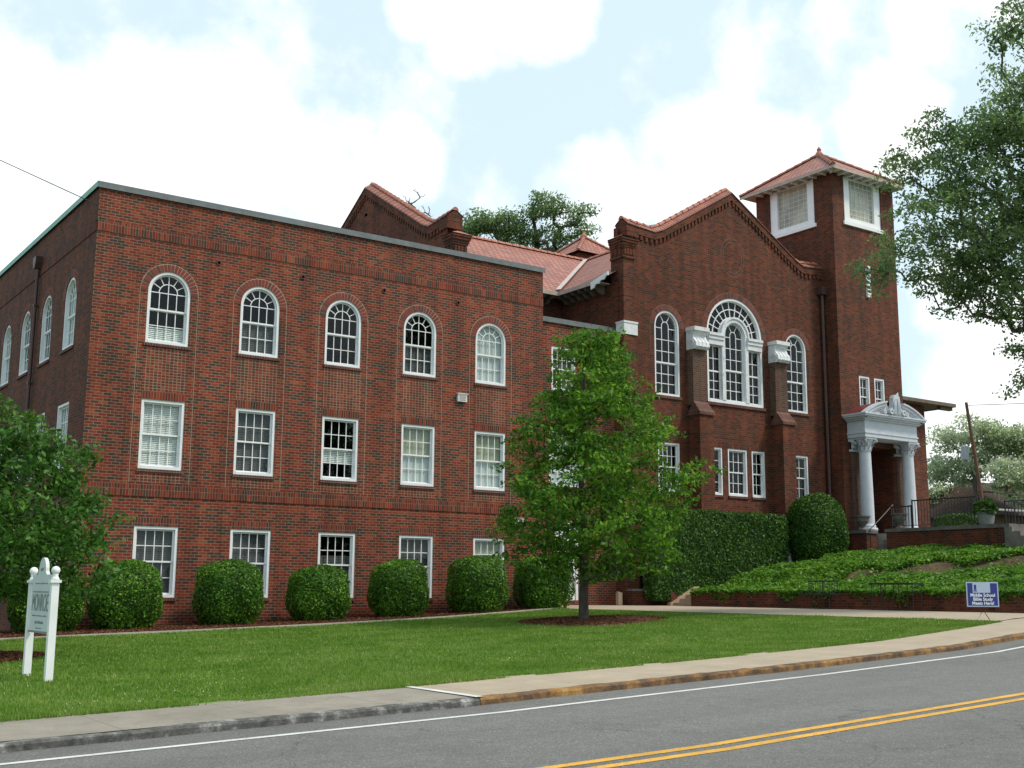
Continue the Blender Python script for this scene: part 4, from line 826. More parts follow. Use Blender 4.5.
def pil(x0, x1, par):
    p = MB(); p.box(x0, x1, TY0-.12, TY0-.005, 4.06, 7.45); q_ = p.build('pilaster', M_brick3, par); p = MB(); p.box(x0-.03, x1+.03, TY0-.16, TY0-.003, 7.45, 7.55)
    for k in range(4): x = x0+(x1-x0)*(k+.5)/4; p.box(x-.05, x+.05, TY0-.2, TY0-.1, 7.58, 7.85)
    p.box(x0-.06, x1+.06, TY0-.22, TY0-.003, 7.86, 7.99); p.build('capital', M_portico, q_)
pil(31.02, 31.5, por); pil(33.95, 34.35, por)
p = MB(); p.box(31.75, 33.85, .9, 1.0, 4.1, 7.75); p.box(31.70, 31.75, -.1, .95, 4.1, 7.75); p.box(33.85, 33.9, -.1, .95, 4.1, 7.75); p.box(31.7, 33.9, -.1, .95, 7.75, 7.8); p.build('porch_recess', M_brick2, tower)
p = MB(); p.box(32.0, 32.78, .84, .895, 4.12, 6.6); p.box(32.82, 33.6, .84, .895, 4.12, 6.6)
for x in (32.1, 32.92):
    for z in (4.3, 5.5): p.box(x, x+.58, .82, .84, z, z+.95)
dr = p.build('door', simple('dark_door', (.05,.022,.016), .5, .2, 4), tower); p = MB(); p.box(32.72, 32.75, .76, .82, 5.2, 5.45); p.build('handle', M_iron, dr)
# low annex right of the tower
annex = empty('brick_annex', (36, 3, 3), 'low brick annex with a wide overhanging eave to the right of the tower', 'building')
p = MB(); p.box(TX1+.01, 38.15, 1.0, 12, 2.8, 10.2); p.build('wall', M_brick2, annex)
mb = MB(); uv = []; z0 = 10.36; roofquad(mb, uv, (TX1+.02, .3, z0), (39.6, .3, z0), (37.0, 6, z0+1.3), (TX1+.02, 6, z0+1.3)); roofquad(mb, uv, (39.6, .3, z0), (39.6, 13, z0), (37, 6, z0+1.3), (37, 6, z0+1.3)); rf = build('roof', mb.v, mb.f, M_tile, annex, uv=uv)
p = MB(); p.box(TX1+.02, 39.6, .3, .34, z0-.16, z0); p.box(39.56, 39.6, .34, 13, z0-.16, z0); p.box(TX1+.02, 39.55, .34, 13, z0-.12, z0-.08); p.box(38.7, 39.6, .5, .7, z0-.3, z0-.12); p.build('eaves', M_soffit, rf)

# ------------------------------------------------------------------ terraces, steps and retaining walls
XR, XT = 20.35, 30.0
rw = empty('retaining_wall', (XR, -8, 1.15), 'low dark brick retaining wall with ivy hanging over its top beside the path', 'wall')
p = MB(); p.box(XR, XR+.3, -15.6, -2.0, .9, 1.62); p.box(XR+.3, 29, -15.6, -15.3, .9, 1.62); p.build('wall', M_brick2, rw)
p = MB(); p.box(XR-.02, XR+.32, -15.62, -1.98, 1.62, 1.67); p.build('wall_top', M_sill, rw)
pb = empty('planter_wall', (19.8, 0, 1.15), 'brick planter wall with dark coping at the foot of the church corner pier', 'wall')
p = MB(); p.box(XW+.0, XR+.0, -.32, -.02, .9, 1.68); p.box(XR, XR+.3, -1.0, -.02, .9, 1.66); p.build('wall', M_brick2, pb); p = MB(); p.box(XW-.02, XR+.32, -.36, -.02, 1.68, 1.76); p.build('coping', M_capstone, pb)
ls = empty('garden_steps', (XR+.5, -1.5, 1.15), 'short flight of stone steps through the retaining wall with a sloping pale cheek', 'steps')
for k in range(4): p = MB(); p.box(XR+.1+k*.3, XR+.4+k*.3+(.3 if k < 3 else 0), -1.98, -1.02, .9, 1.29+k*.14); p.build('step', M_stringer if k % 1 == 0 else M_step, ls)
p = MB(); p.prism([(XR-.05, 1.15), (XR-.05, 1.28), (XR+1.15, 1.86), (XR+1.35, 1.86), (XR+1.35, 1.15)], lambda u, v, d: (u, -1.0+d, v), -.02, .16); p.build('cheek', M_stringer, ls)
us = empty('upper_steps', (26.7, -1.7, 1.8), 'second flight of pale stone steps half way up the ivy bank', 'steps')
for k in range(4): p = MB(); p.box(26.3+k*.32, 26.62+k*.32, -2.9, -1.75, 1.7, 2.0+k*.15); p.build('step', M_stringer, us)
p = MB(); p.prism([(25.7, 1.75), (25.7, 1.86), (26.55, 2.46), (27.0, 2.50), (27.0, 1.75)], lambda u, v, d: (u, -1.70+d, v), 0, .18); p.build('cheek', M_stringer, us)
p = MB(); p.prism([(XR+.9, 1.5), (25.8, 1.6), (26.2, 1.75), (28, 2.4), (30, 3.2), (30, 1), (XR+.9, 1)], lambda u, v, d: (u, -2.0+d, v), 0, 1.0); tag(p.build('garden_path', M_concrete), kind='structure')
tw = empty('terrace_wall', (XT, -5, 3.3), 'brick terrace wall with dark stone coping in front of the columned porch', 'wall')
p = MB(); p.box(XT, XT+.35, -8.1, -2.85, 2.6, 4.0); p.box(XT+.35, 44, -8.1, -7.8, 2.6, 4.0); p.box(XT-.02, XT+.60, -1.90, -1.12, 2.4, 4.0); p.box(XT+.3, XT+1.2, -1.1, -.42, 2.4, 4.0); p.build('wall', M_brick2, tw)
p = MB(); p.box(XT-.05, XT+.40, -8.15, -2.80, 4.0, 4.13); p.box(XT+.40, 44, -8.15, -7.75, 4.0, 4.128); p.box(XT-.07, XT+.65, -1.95, -1.07, 4.0, 4.13); p.build('coping', M_capstone, tw)
p = MB(); p.box(XT+.35, 44, -7.8, TY0-.001, 3.9, 4.04) if False else p.box(XT+1.5, 44, -7.8, TY0-.003, 3.0, 4.05); p.box(XT+.35, XT+1.5, -7.8, -2.85, 3.0, 4.05); p.build('floor', M_concrete, tw)
ps = empty('porch_steps', (XT+.7, -2.4, 3.2), 'dark stone steps climbing between two urn pedestals to the porch', 'steps')
for k in range(5): p = MB(); p.box(XT+.02+k*.30, XT+.32+k*.30, -2.84, -1.96, 2.6, 3.25+k*.165); p.build('step', M_step, ps)
es = empty('street_steps', (XT+1, -9, 2.8), 'dark steps at the right end of the terrace wall beside iron railings', 'steps')
for k in range(6): p = MB(); p.box(XT-.3, XT+2.0, -8.4-k*.32, -8.11-k*.32 if k == 0 else -8.40-(k-1)*.32, 2.2, 4.0-k*.165); p.build('step', M_step, es)

def leafcloud(name, P, mat, parent, size, nrm=None, jit=.6, aspect=.6, fold=False, sz_var=.4, seed=1):
    """one quad (pointed rhombus) per leaf, P = leaf centres"""
    r = np.random.default_rng(seed); n = len(P); P = np.asarray(P, float)
    d = r.normal(size=(n, 3))
    if nrm is not None: d = np.asarray(nrm) + d*jit
    d /= np.linalg.norm(d, axis=1)[:, None]+1e-9
    a = r.normal(size=(n, 3)); a -= (a*d).sum(1)[:, None]*d; a /= np.linalg.norm(a, axis=1)[:, None]+1e-9; b = np.cross(d, a)
    s = (size*(1+sz_var*r.uniform(-1, 1, n)))[:, None]
    V_ = np.stack([P-a*s*.5, P+b*s*.5*aspect+d*s*.08, P+a*s*.5, P-b*s*.5*aspect+d*s*.08], 1).reshape(-1, 3)
    me = bpy.data.meshes.new(name); me.vertices.add(4*n); me.vertices.foreach_set('co', V_.ravel().astype(np.float32))
    me.loops.add(4*n); me.loops.foreach_set('vertex_index', np.arange(4*n, dtype=np.int32)); me.polygons.add(n); me.polygons.foreach_set('loop_start', np.arange(0, 4*n, 4, dtype=np.int32)); me.polygons.foreach_set('loop_total', np.full(n, 4, dtype=np.int32))
    me.materials.append(mat); me.update(); me.validate()
    o = bpy.data.objects.new(name, me); col.objects.link(o)
    if parent: o.parent = parent; o.location = -parent.location
    return o

# ivy bank
def ivz(x, y):
    z = float(np.interp(x, [XR, XR+1, 25, 30], [1.55, 1.68, 2.22, 2.92])) + .34*min(1, max(0, (x-(25.0+.62*(-7-y))+.5)/1.0))
    return z + .05*math.sin(x*1.7+y*.9)+.04*math.sin(y*2.3)
xs2 = lin(XR+.25, XT, 30); tag(sheet('ivy_bank', xs2, lambda x: lin(-15.35, -2.0, 30), -.06, M_soil, ivz), kind='structure')
n = 95000; U = rng.uniform(0, 1, (n*2, 2)); X_ = XR+.05+(XT-XR-.1)*U[:, 0]**1.15; Y_ = -15.35+13.2*U[:, 1]
# bare strip of soil running across the bank
sx = 25.0+.62*(-7-Y_); keep = ~((np.abs(X_-sx) < .50+.3*np.sin(Y_*3)) & (Y_ < -5.6) & (rng.uniform(0, 1, n*2) < .93)); X_, Y_ = X_[keep][:n], Y_[keep][:n]
Z_ = np.array([ivz(a, b) for a, b in zip(X_, Y_)]) + rng.uniform(-.02, .14, len(X_)) + .05*np.sin(X_*5)*np.sin(Y_*4)
P1 = np.stack([X_, Y_, Z_], 1)
m2 = 6500; yy = rng.uniform(-15.5, -2.05, m2); dro = np.abs(rng.normal(0, .09, m2))*(1+.9*np.sin(yy*3.1)*np.sin(yy*1.3)); P2 = np.stack([XR-.03+rng.uniform(-.05, .25, m2), yy, 1.76-np.clip(dro, -.05, .5)], 1)
o = leafcloud('ivy', np.concatenate([P1, P2]), M_leaf_ivy, None, .105, nrm=np.tile([-.3, -.2, 1.], (len(P1)+m2, 1)), jit=.75, aspect=.8); tag(o, 'bright green ivy ground cover spreading over the bank', 'ivy', kind='stuff')

# ------------------------------------------------------------------ bushes and hedge
def sup(n, rx, ry, rz, e, seed, lump=.03):
    r = np.random.default_rng(seed); d = r.normal(size=(n, 3)); d /= np.linalg.norm(d, axis=1)[:, None]
    k = (np.abs(d[:, 0])**e + np.abs(d[:, 1])**e + np.abs(d[:, 2])**e)**(-1/e)
    q = d*k[:, None]; f = 1+lump*(np.sin(d[:, 0]*6+seed)*np.sin(d[:, 1]*5)+np.sin(d[:, 2]*7+d[:, 0]*4))+r.uniform(-.06, .025, n)
    return q*f[:, None]*np.array([rx, ry, rz]), d
def core(name, P, rx, ry, rz, e, mat, parent):
    vs = []; fs = []; nu, nv = 20, 12
    for j in range(nv+1):
        for i in range(nu):
            th_, ph = math.pi*j/nv, 2*math.pi*i/nu; d = (math.sin(th_)*math.cos(ph), math.sin(th_)*math.sin(ph), math.cos(th_)); k = (abs(d[0])**e+abs(d[1])**e+abs(d[2])**e)**(-1/e)
            vs.append((P[0]+d[0]*k*rx, P[1]+d[1]*k*ry, P[2]+d[2]*k*rz))
    fs = [(j*nu+i, j*nu+(i+1) % nu, (j+1)*nu+(i+1) % nu, (j+1)*nu+i) for j in range(nv) for i in range(nu)]
    return build(name, vs, fs, mat, parent, True)
blabels = ['clipped round green bush just right of the white post sign', 'clipped round green bush under the leftmost ground-floor window', 'clipped round green bush second from the left wall corner',
           'clipped round green bush below the middle ground-floor window', 'clipped round green bush under the fourth ground-floor window', 'clipped round green bush under the cream-curtained end window', 'clipped round green bush standing just left of the young tree']
bx = [-.98, .99, 3.80, 6.50, 9.12, 11.93, 14.50]; bs = [.95, 1.0, 1.0, .93, .94, .98, .97]
for i, (x, s_) in enumerate(zip(bx, bs)):
    z = gz(x, -1.3); e = empty('round_bush', (x, -1.3, z), blabels[i], 'bush', 'clipped round bushes along the building front')
    rx, rz = .89*s_*random.uniform(.97, 1.03), .93*s_*random.uniform(.96, 1.04); z -= .12; P, d = sup(12000, rx, rx*.95, rz, random.uniform(2.7, 3.3), 10+i, .032); P += np.array([x, -1.3, z+rz])
    P = P[P[:, 2] > z+.10]; leafcloud('foliage', P, M_leaf_bush, e, .062, nrm=(P-np.array([x, -1.3, z+rz]))/rx, jit=.75, aspect=.7, seed=20+i); core('dark_core', (x, -1.3, z+rz), rx*.9, rx*.86, rz*.9, 2.7, M_leaf_dark, e)  # solid core in darker leaf colour paints the shade inside the bush
    p = MB(); p.tube([(x, -1.3, z-.05), (x, -1.3, z+.6)], .06, 6); p.build('stem', M_bark, e)
def box_hedge(name, x0, x1, y0, y1, z0, z1, n, label, cat, mat):
    e = empty(name, ((x0+x1)/2, (y0+y1)/2, z0), label, cat); c = np.array([(x0+x1)/2, (y0+y1)/2, (z0+z1)/2]); P, d = sup(n, (x1-x0)/2, (y1-y0)/2, (z1-z0)/2, 9, 77, .012)
    A_ = [(2*(y1-y0)*(z1-z0)), (2*(x1-x0)*(z1-z0)), (2*(x1-x0)*(y1-y0))]; r = np.random.default_rng(3); face = r.choice(3, n, p=np.array(A_)/sum(A_)); s = r.choice([-1, 1], n); Q = r.uniform(-1, 1, (n, 3)); N_ = np.zeros((n, 3)); Q[np.arange(n), face] = s; N_[np.arange(n), face] = s
    hs = np.array([(x1-x0)/2, (y1-y0)/2, (z1-z0)/2]); rad = .18
    P = Q*hs; inn = hs-rad; q = np.clip(P, -inn, inn); v = P-q; l = np.linalg.norm(v, axis=1)[:, None]+1e-9; P = q+v/l*np.minimum(l, rad)
    P += N_*(.05*np.sin(P[:, :1]*2.3)*np.sin(P[:, 2:]*2.1)+r.uniform(-.07, .03, (n, 1))); P += c
    leafcloud('foliage', P, mat, e, .085, nrm=N_+v/l*.5, jit=.8, aspect=.7); p = MB(); p.box(x0+.09, x1-.09, y0+.09, y1-.09, z0, z1-.09); p.build('dark_core', M_leaf_dark, e)  # darker box inside paints the shade between hedge leaves
    return e
box_hedge('tall_hedge', 19.6, 26.55, -.98, -.34, 1.35, 4.62, 30000, 'tall clipped rectangular green hedge against the church wall', 'hedge', M_leaf_hedge)
x, y, z = 27.95, -1.15, 2.5; e = empty('topiary_bush', (x, y, z), 'large egg-shaped clipped green bush beside the porch steps', 'bush'); P, d = sup(16000, 1.22, 1.0, 1.52, 2.4, 5, .02); P += np.array([x, y, z+1.45]); leafcloud('foliage', P, M_leaf_hedge, e, .085, nrm=d, jit=.75, aspect=.7); core('dark_core', (x, y, z+1.45), 1.1, .9, 1.38, 2.4, M_leaf_dark, e)  # darker core paints the shade between its leaves
for i, (x, y, rx, rz, lb) in enumerate(((-3.4, -1.6, .95, .95, 'dark loose shrub behind the white post sign'), (-5.4, -1.5, 1.1, 1.0, 'dark shrub at the left edge under the leafy tree'))):
    z = gz(x, y); e = empty('dark_shrub', (x, y, z), lb, 'bush', 'dark shrubs at the left wall corner'); P, d = sup(6000, rx, rx, rz, 2.2, 40+i, .06); P += np.array([x, y, z+rz*.9]); P = P[P[:, 2] > z]; leafcloud('foliage', P, M_leaf_dark, e, .10, nrm=d[:len(P)], jit=1.1, aspect=.6); core('dark_core', (x, y, z+rz*.9), rx*.8, rx*.8, rz*.8, 2.2, M_leaf_dark, e)
for i, (x, y, z, rx, rz, lb) in enumerate(((31.2, -5.2, 4.05, .55, .32, 'small low green shrub behind the iron railing on the terrace'),)):
    e = empty('low_shrub', (x, y, z), lb, 'bush'); P, d = sup(1800, rx, rx*1.6, rz, 2.2, 50+i, .06); P += np.array([x, y, z+rz*.9]); P = P[P[:, 2] > z]; leafcloud('foliage', P, M_leaf_hedge, e, .10, jit=1.1)

# ------------------------------------------------------------------ trees
def tree(name, base, trunk_top, tips, label, cat, lmat, bmat, leaf, per, spread, r0, seed, group=None, droop=.0, step=.35, minr=.006, nrm_up=.5):
    """skeleton grown to the given twig tips, radius by how many twigs each piece carries"""
    r = np.random.default_rng(seed); base = np.array(base, float); e = empty(name, tuple(base), label, cat, group)
    nodes = [base.copy()]; par = [-1]; nt_ = 10; tt = np.array(trunk_top, float)
    for k in range(1, nt_+1):
        q = base+(tt-base)*k/nt_; q[:2] += r.normal(0, .022, 2)*(k > 1); nodes.append(q); par.append(len(nodes)-2)
    tips = np.asarray(tips); dist = np.array([np.min(np.linalg.norm(np.array(nodes)-t, axis=1)) for t in tips]); order = np.argsort(dist)
    arr = np.array(nodes); leaves_at = []; cnt = [0]*len(nodes)
    for i in order:
        t = tips[i]; d = np.linalg.norm(arr-t, axis=1); pen = d + 1.2*np.maximum(0, arr[:, 2]-t[2]+.1*d) - .0
        pen[0:3] += 50; j = int(np.argmin(pen)); p0 = arr[j]; L_ = np.linalg.norm(t-p0); m_ = max(1, int(L_/step)); prev = j; new = []
        for k in range(1, m_+1):
            f = k/m_; q = p0+(t-p0)*f; q[2] += (.16*L_*math.sin(math.pi*f))*.6 - droop*f*f*L_*.1; q += r.normal(0, .035*min(L_, 1.5), 3)*(1 if k < m_ else .3); new.append(q); nodes.append(q); par.append(prev); cnt.append(0); prev = len(nodes)-1
        arr = np.concatenate([arr, np.array(new)]); leaves_at.append(prev); cnt[prev] += 1
        if m_ > 1: leaves_at.append(prev-1)
    for i in range(len(nodes)-1, 0, -1): cnt[par[i]] += max(cnt[i], 0)
    tot = max(cnt[0], 1); rad = [max(minr, r0*(max(c, .3)/tot)**.48) for c in cnt]; rad[0] = r0*1.25
    for k in range(1, nt_+1): rad[k] = max(rad[k], r0*(1-.72*k/nt_))
    vs = []; fs = []; A_ = np.array(nodes)
    for i in range(1, len(nodes)):
        a, b = A_[par[i]], A_[i]; t = b-a; l = np.linalg.norm(t)
        if l < 1e-5: continue
        t /= l; h = np.cross(t, [0, 0, 1.] if abs(t[2]) < .9 else [1., 0, 0]); h /= np.linalg.norm(h); g_ = np.cross(t, h); ns = 8 if rad[i] > .05 else (5 if rad[i] > .02 else 3); nb = len(vs)
        ra = rad[par[i]] if (par[i] == i-1) else min(rad[par[i]], rad[i]*1.4)
        for P, q in ((a, ra), (b, rad[i])):
            for k in range(ns): an = 2*math.pi*k/ns; vs.append(tuple(P+(h*math.cos(an)+g_*math.sin(an))*q))
        fs += [(nb+k, nb+(k+1) % ns, nb+ns+(k+1) % ns, nb+ns+k) for k in range(ns)]
    build('trunk', vs, fs, bmat, e, True)
    if per:
        C_ = A_[leaves_at]; cid = np.repeat(np.arange(len(C_)), per); q = r.normal(size=(len(cid), 3)); q /= np.linalg.norm(q, axis=1)[:, None]; q *= (spread*r.uniform(0, 1, len(cid))**.5)[:, None]; q[:, 2] *= .55
        P = C_[cid]+q; leafcloud('crown', P, lmat, e, leaf, nrm=np.tile([0, 0, nrm_up], (len(P), 1))+q*.6/spread, jit=.8, aspect=.5, seed=seed)
    return e
def profile_tips(base, prof, n, seed, ex=.55, lump=.2, off=None):
    """prof = [(z, radius)], tips biased to the outer shell"""
    r = np.random.default_rng(seed); zs = np.array([q[0] for q in prof]); rs = np.array([q[1] for q in prof]); out_ = []
    ph = r.uniform(0, 6.28, 6)
    while len(out_) < n:
        z = r.uniform(zs[0], zs[-1]); R_ = np.interp(z, zs, rs)
        if r.uniform(0, max(rs)) > R_: continue
        a = r.uniform(0, 6.28); k = 1+lump*(math.sin(3*a+ph[0]+z*2.1)+.6*math.sin(5*a+ph[1]-z*3.3)+.5*math.sin(z*5+ph[2]))/1.5
        q = R_*k*r.uniform(0, 1)**ex; ox = off(z) if off else (0, 0)
        # clumping: drop tips in noisy voids
        vx = math.sin(1.9*q*math.cos(a)+ph[3])*math.sin(2.1*q*math.sin(a)+ph[4])*math.sin(2.4*z+ph[5])
        if vx > .42: continue
        out_.append((base[0]+q*math.cos(a)+ox[0], base[1]+q*math.sin(a)+ox[1], z))
    return out_
yb = (10.72, -8.15, gz(10.72, -8.15))
tips = profile_tips(yb, [(1.95, 1.3), (2.5, 2.1), (3.4, 2.55), (4.6, 2.6), (5.6, 2.3), (6.6, 1.75), (7.5, 1.3), (8.2, .95), (8.6, .5)], 1150, 11, .48, .25, off=lambda z: (.32, -.1))
tree('young_tree', yb, (10.78, -8.1, 8.0), tips, 'bright green young tree standing in a mulch ring on the lawn', 'tree', M_leaf_young, M_bark, .13, 26, .31, .115, 3)
lb = (-4.35, -9.3, gz(-4.35, -9.3))
tips = profile_tips(lb, [(1.55, 1.9), (2.2, 2.5), (3.0, 2.5), (3.8, 2.1), (4.6, 1.45), (5.15, .5)], 640, 21, .5, .2)
tree('leafy_tree', lb, (-4.3, -9.3, 4.2), tips, 'broad low leafy tree at the left edge covering the wall corner', 'tree', M_leaf_left, M_bark, .12, 40, .33, .11, 5, droop=1.)
def blob_tips(blobs, n, seed):
    r = np.random.default_rng(seed); w_ = np.array([b[3]**2.2*b[4] for b in blobs]); w_ /= w_.sum(); out_ = []
    for i in r.choice(len(blobs), n, p=w_):
        b = blobs[i]; d = r.normal(size=3); d /= np.linalg.norm(d); q = b[3]*r.uniform(0, 1)**.42; out_.append((b[0]+d[0]*q, b[1]+d[1]*q, b[2]+d[2]*q*.75))
    return out_
OAK_B = [(21.3, -15.0, 15.9, 1.3, .7), (20.3, -14.6, 14.4, 1.2, .9), (20.65, -14.56, 14.55, 1.4, 0.8), (19.57, -13.94, 13.18, 1.36, 1), (21.41, -14.56, 12.64, 1.86, 1), (18.64, -13.71, 11.9, 1.23, 1), (20.4, -14.01, 10.99, 1.66, 1.3), (19.88, -13.08, 10.68, 1.21, 1), (18.55, -12.74, 13.61, 0.66, 1.2), (17.67, -12.86, 12.8, 0.47, 0.7), (20.08, -15.56, 17.0, 0.99, 0.7), (19.89, -11.79, 11.72, 0.78, 0.8), (17.13, -12.72, 10.46, 0.57, 1.5), (17.45, -12.86, 9.78, 0.4, 0.8), (20.97, -14.33, 9.72, 1.21, 0.9), (20.17, -13.14, 9.84, 0.75, 0.8), (21.3, -14.32, 8.35, 0.6, 0.7), (21.34, -14.07, 7.4, 0.42, 0.6), (22.24, -15.44, 14.94, 1.91, 0.8), (23.24, -15.23, 11.93, 2.55, 1), (22.74, -14.99, 8.98, 1.55, 0.7), (18.79, -13.6, 14.43, 0.66, 0.8), (23.49, -16.65, 13.36, 2.87, 0.6), (22.55, -17.1, 16.21, 1.91, 0.5)]
tree('big_oak', (24.7, -14.9, 2.25), (23.2, -15.3, 12.5), blob_tips(OAK_B, 1550, 31), 'huge spreading tree reaching in from the right edge in front of the tower', 'tree', M_leaf_oak, M_barkgrey, .125, 40, .42, .24, 7, minr=.005)
B1_B = [(30.35, 27.0, 24.26, 1.01, 1), (31.78, 26.1, 24.11, 1.26, 1), (32.71, 25.78, 23.22, 1.38, 0.8), (32.94, 25.05, 24.7, 0.88, 0.8), (33.73, 24.24, 25.29, 1.13, 0.9), (35.18, 23.37, 24.69, 1.01, 0.7), (35.99, 22.7, 24.74, 0.63, 0.6), (34.41, 24.42, 23.52, 1.26, 0.6), (35.89, 23.28, 23.51, 0.88, 0.6), (29.94, 27.49, 23.66, 0.75, 0.9)]
tree('roofside_tree', (34.6, 26.2, 3.0), (34.0, 25.4, 21.5), blob_tips(B1_B, 420, 32), 'dark open-branched tree rising behind the tiled church roof', 'tree', M_leaf_oak, M_barkgrey, .19, 26, .62, .30, 8, minr=.012)
TW_B = [(23.98, 25.0, 23.59, 0.7, 1), (24.52, 24.47, 24.15, 0.47, 1), (25.04, 24.51, 23.24, 0.59, 1), (23.56, 25.09, 23.95, 0.35, 1)]
tree('bare_tree', (24.8, 25.1, 3.0), (24.8, 25.1, 22.3), blob_tips(TW_B, 60, 33), 'thin bare twigs showing above the west gable coping', 'tree', M_leaf_oak, M_barkgrey, .1, 0, .3, .08, 9, minr=.007)
B2_B = [(62.8, 17.19, 12.11, 1.33, 1), (63.85, 15.51, 12.72, 1.62, 1), (64.95, 14.0, 11.96, 1.62, 1), (62.73, 17.67, 10.06, 1.33, 1), (63.82, 16.04, 10.35, 1.85, 1), (62.72, 12.39, 9.32, 1.57, 1), (65.82, 12.75, 11.23, 2.21, 1), (63.71, 10.95, 8.3, 2.14, 1), (65.05, 19.83, 8.58, 1.14, 1)]
B2a = [b for b in B2_B if b[0] < 64.5]; B2b = [b for b in B2_B if b[0] >= 64.5]
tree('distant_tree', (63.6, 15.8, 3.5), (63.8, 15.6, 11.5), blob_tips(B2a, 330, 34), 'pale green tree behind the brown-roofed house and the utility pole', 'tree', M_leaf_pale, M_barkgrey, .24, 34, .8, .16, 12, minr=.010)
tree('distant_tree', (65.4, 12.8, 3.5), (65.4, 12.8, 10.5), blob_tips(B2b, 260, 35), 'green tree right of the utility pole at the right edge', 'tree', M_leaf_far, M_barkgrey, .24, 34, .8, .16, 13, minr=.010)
# ------------------------------------------------------------------ lawn blades
n = 330000; U = rng.uniform(0, 1, (n, 2)); X_ = -9+(XP+8.9)*U[:, 0]
bw_ = np.array([bend(x) for x in X_]); ya = Y_WALK+bw_; yb_ = np.interp(X_, [-30, 2, 8, 12, 14.8], [-3.2, -3.6, -3.2, -2.4, -1.9])-.05; Y_ = ya-.02+(yb_-ya)*U[:, 1]**1.6
Y_ += rng.normal(0, .02, n)
k = ((X_-11)**2/1.75**2+(Y_+8.2)**2/1.85**2 > 1) & ((X_+4.35)**2+(Y_+9.3)**2 > 1.25**2)
for q in range(5): # worn patches at the pavement edge
    cx_ = [-3.4, 3.6, -7.5, 6.2, 1.0][q]; cy3 = Y_WALK+bend(cx_)+.1; k &= ~((X_-cx_)**2/.35**2+(Y_-cy3)**2/.18**2 < 1)
X_, Y_ = X_[k], Y_[k]; n = len(X_); Z_ = np.interp(X_, XS, ZS)+.006*(Y_+1.2)*np.clip((16-X_)/6, 0, 1)-.01
h = rng.uniform(.025, .06, n)*(1+.35*np.sin(X_*1.3+Y_*.7)*np.sin(Y_*1.1)); a = rng.uniform(0, 6.28, n); wd_ = rng.uniform(.006, .013, n); lean = rng.normal(0, .018, (n, 2)); dist = np.hypot(X_+8.9, Y_+32.8); wd_ *= 1+np.clip((dist-15)/15, 0, 1.6)
V_ = np.stack([np.stack([X_-wd_*np.cos(a), Y_-wd_*np.sin(a), Z_], 1), np.stack([X_+wd_*np.cos(a), Y_+wd_*np.sin(a), Z_], 1), np.stack([X_+lean[:, 0], Y_+lean[:, 1], Z_+h], 1)], 1).reshape(-1, 3)
me = bpy.data.meshes.new('grass'); me.vertices.add(3*n); me.vertices.foreach_set('co', V_.ravel().astype(np.float32)); me.loops.add(3*n); me.loops.foreach_set('vertex_index', np.arange(3*n, dtype=np.int32)); me.polygons.add(n); me.polygons.foreach_set('loop_start', np.arange(0, 3*n, 3, dtype=np.int32)); me.polygons.foreach_set('loop_total', np.full(n, 3, dtype=np.int32)); me.materials.append(M_blade); me.update()
o = bpy.data.objects.new('grass', me); col.objects.link(o); tag(o, 'short mown green grass of the front lawn', 'grass', kind='stuff')
nc_ = 2600; X_ = rng.uniform(-8, 12, nc_); Y_ = np.array([Y_WALK+bend(x) for x in X_])+11*rng.uniform(.02, 1, nc_)**1.4; kk = np.sin(X_*.9+1.3)*np.sin(Y_*.8+.4)+.5*np.sin(X_*2.3)*np.sin(Y_*1.9) > -.05; X_, Y_ = X_[kk], Y_[kk]; nc_ = len(X_); P = np.stack([X_, Y_, np.interp(X_, XS, ZS)+.006*(Y_+1.2)+.045], 1)
o = leafcloud('clover_flowers', P, simple('clover_white', (.6,.58,.45), .8, .1, 3), None, .013, aspect=1., nrm=np.tile([0,0,1.], (nc_, 1))); tag(o, 'scattered tiny white clover flowers in the lawn', 'flowers', kind='stuff')

# ------------------------------------------------------------------ text helper
def text(body, size, mat, parent, M, u, v, d, name='lettering', sx=1., align='CENTER', bold=.0):
    cu = bpy.data.curves.new(name, 'FONT'); cu.body = body; cu.size = size; cu.align_x = align; cu.extrude = .002; cu.offset = bold; o = bpy.data.objects.new(name, cu); col.objects.link(o)
    me = bpy.data.meshes.new_from_object(o.evaluated_get(bpy.context.evaluated_depsgraph_get())); bpy.data.objects.remove(o)
    vs = [M(u+q.co.x*sx, v+q.co.y, d+q.co.z) for q in me.vertices]; fs = [tuple(f.vertices) for f in me.polygons]; bpy.data.meshes.remove(me)
    return build(name, vs, fs, mat, parent)
# ------------------------------------------------------------------ white post sign
SX = -4.24; sg = empty('post_sign', (SX, -14.2, gz(SX, -14.2)), 'white wooden sign on two ball-topped posts reading MONROE on the lawn', 'sign'); MS = lambda u, v, d=0: (SX-.03-d, -14.13-u, v)
for y in (-13.50, -14.76):
    z = gz(SX, y); p = MB(); p.box(SX-.052, SX+.052, y-.052, y+.052, z-.1, 1.76); p.box(SX-.075, SX+.075, y-.075, y+.075, 1.76, 1.80); po = p.build('post', M_white_clean, sg)
    p = MB(); p.lathe((SX, y, 1.80), [(.065, 0), (.05, .03), (.035, .06), (.045, .08)] + [(.062*math.sin(R(a)), .135-.062*math.cos(R(a))) for a in range(35, 180, 12)] + [(.004, .198)], 20); p.build('ball_finial', M_white_clean, po, True)
p = MB(); pl = [(-.54, 1.06), (.54, 1.06), (.54, 1.88), (.26, 1.88)] + [(.20*math.cos(R(a)), 1.93+.20*math.sin(R(a))) for a in range(0, 181, 15)] + [(-.26, 1.88), (-.54, 1.88)]; p.prism(pl, MS, -.05, .0); bd = p.build('board', M_signpale, sg)
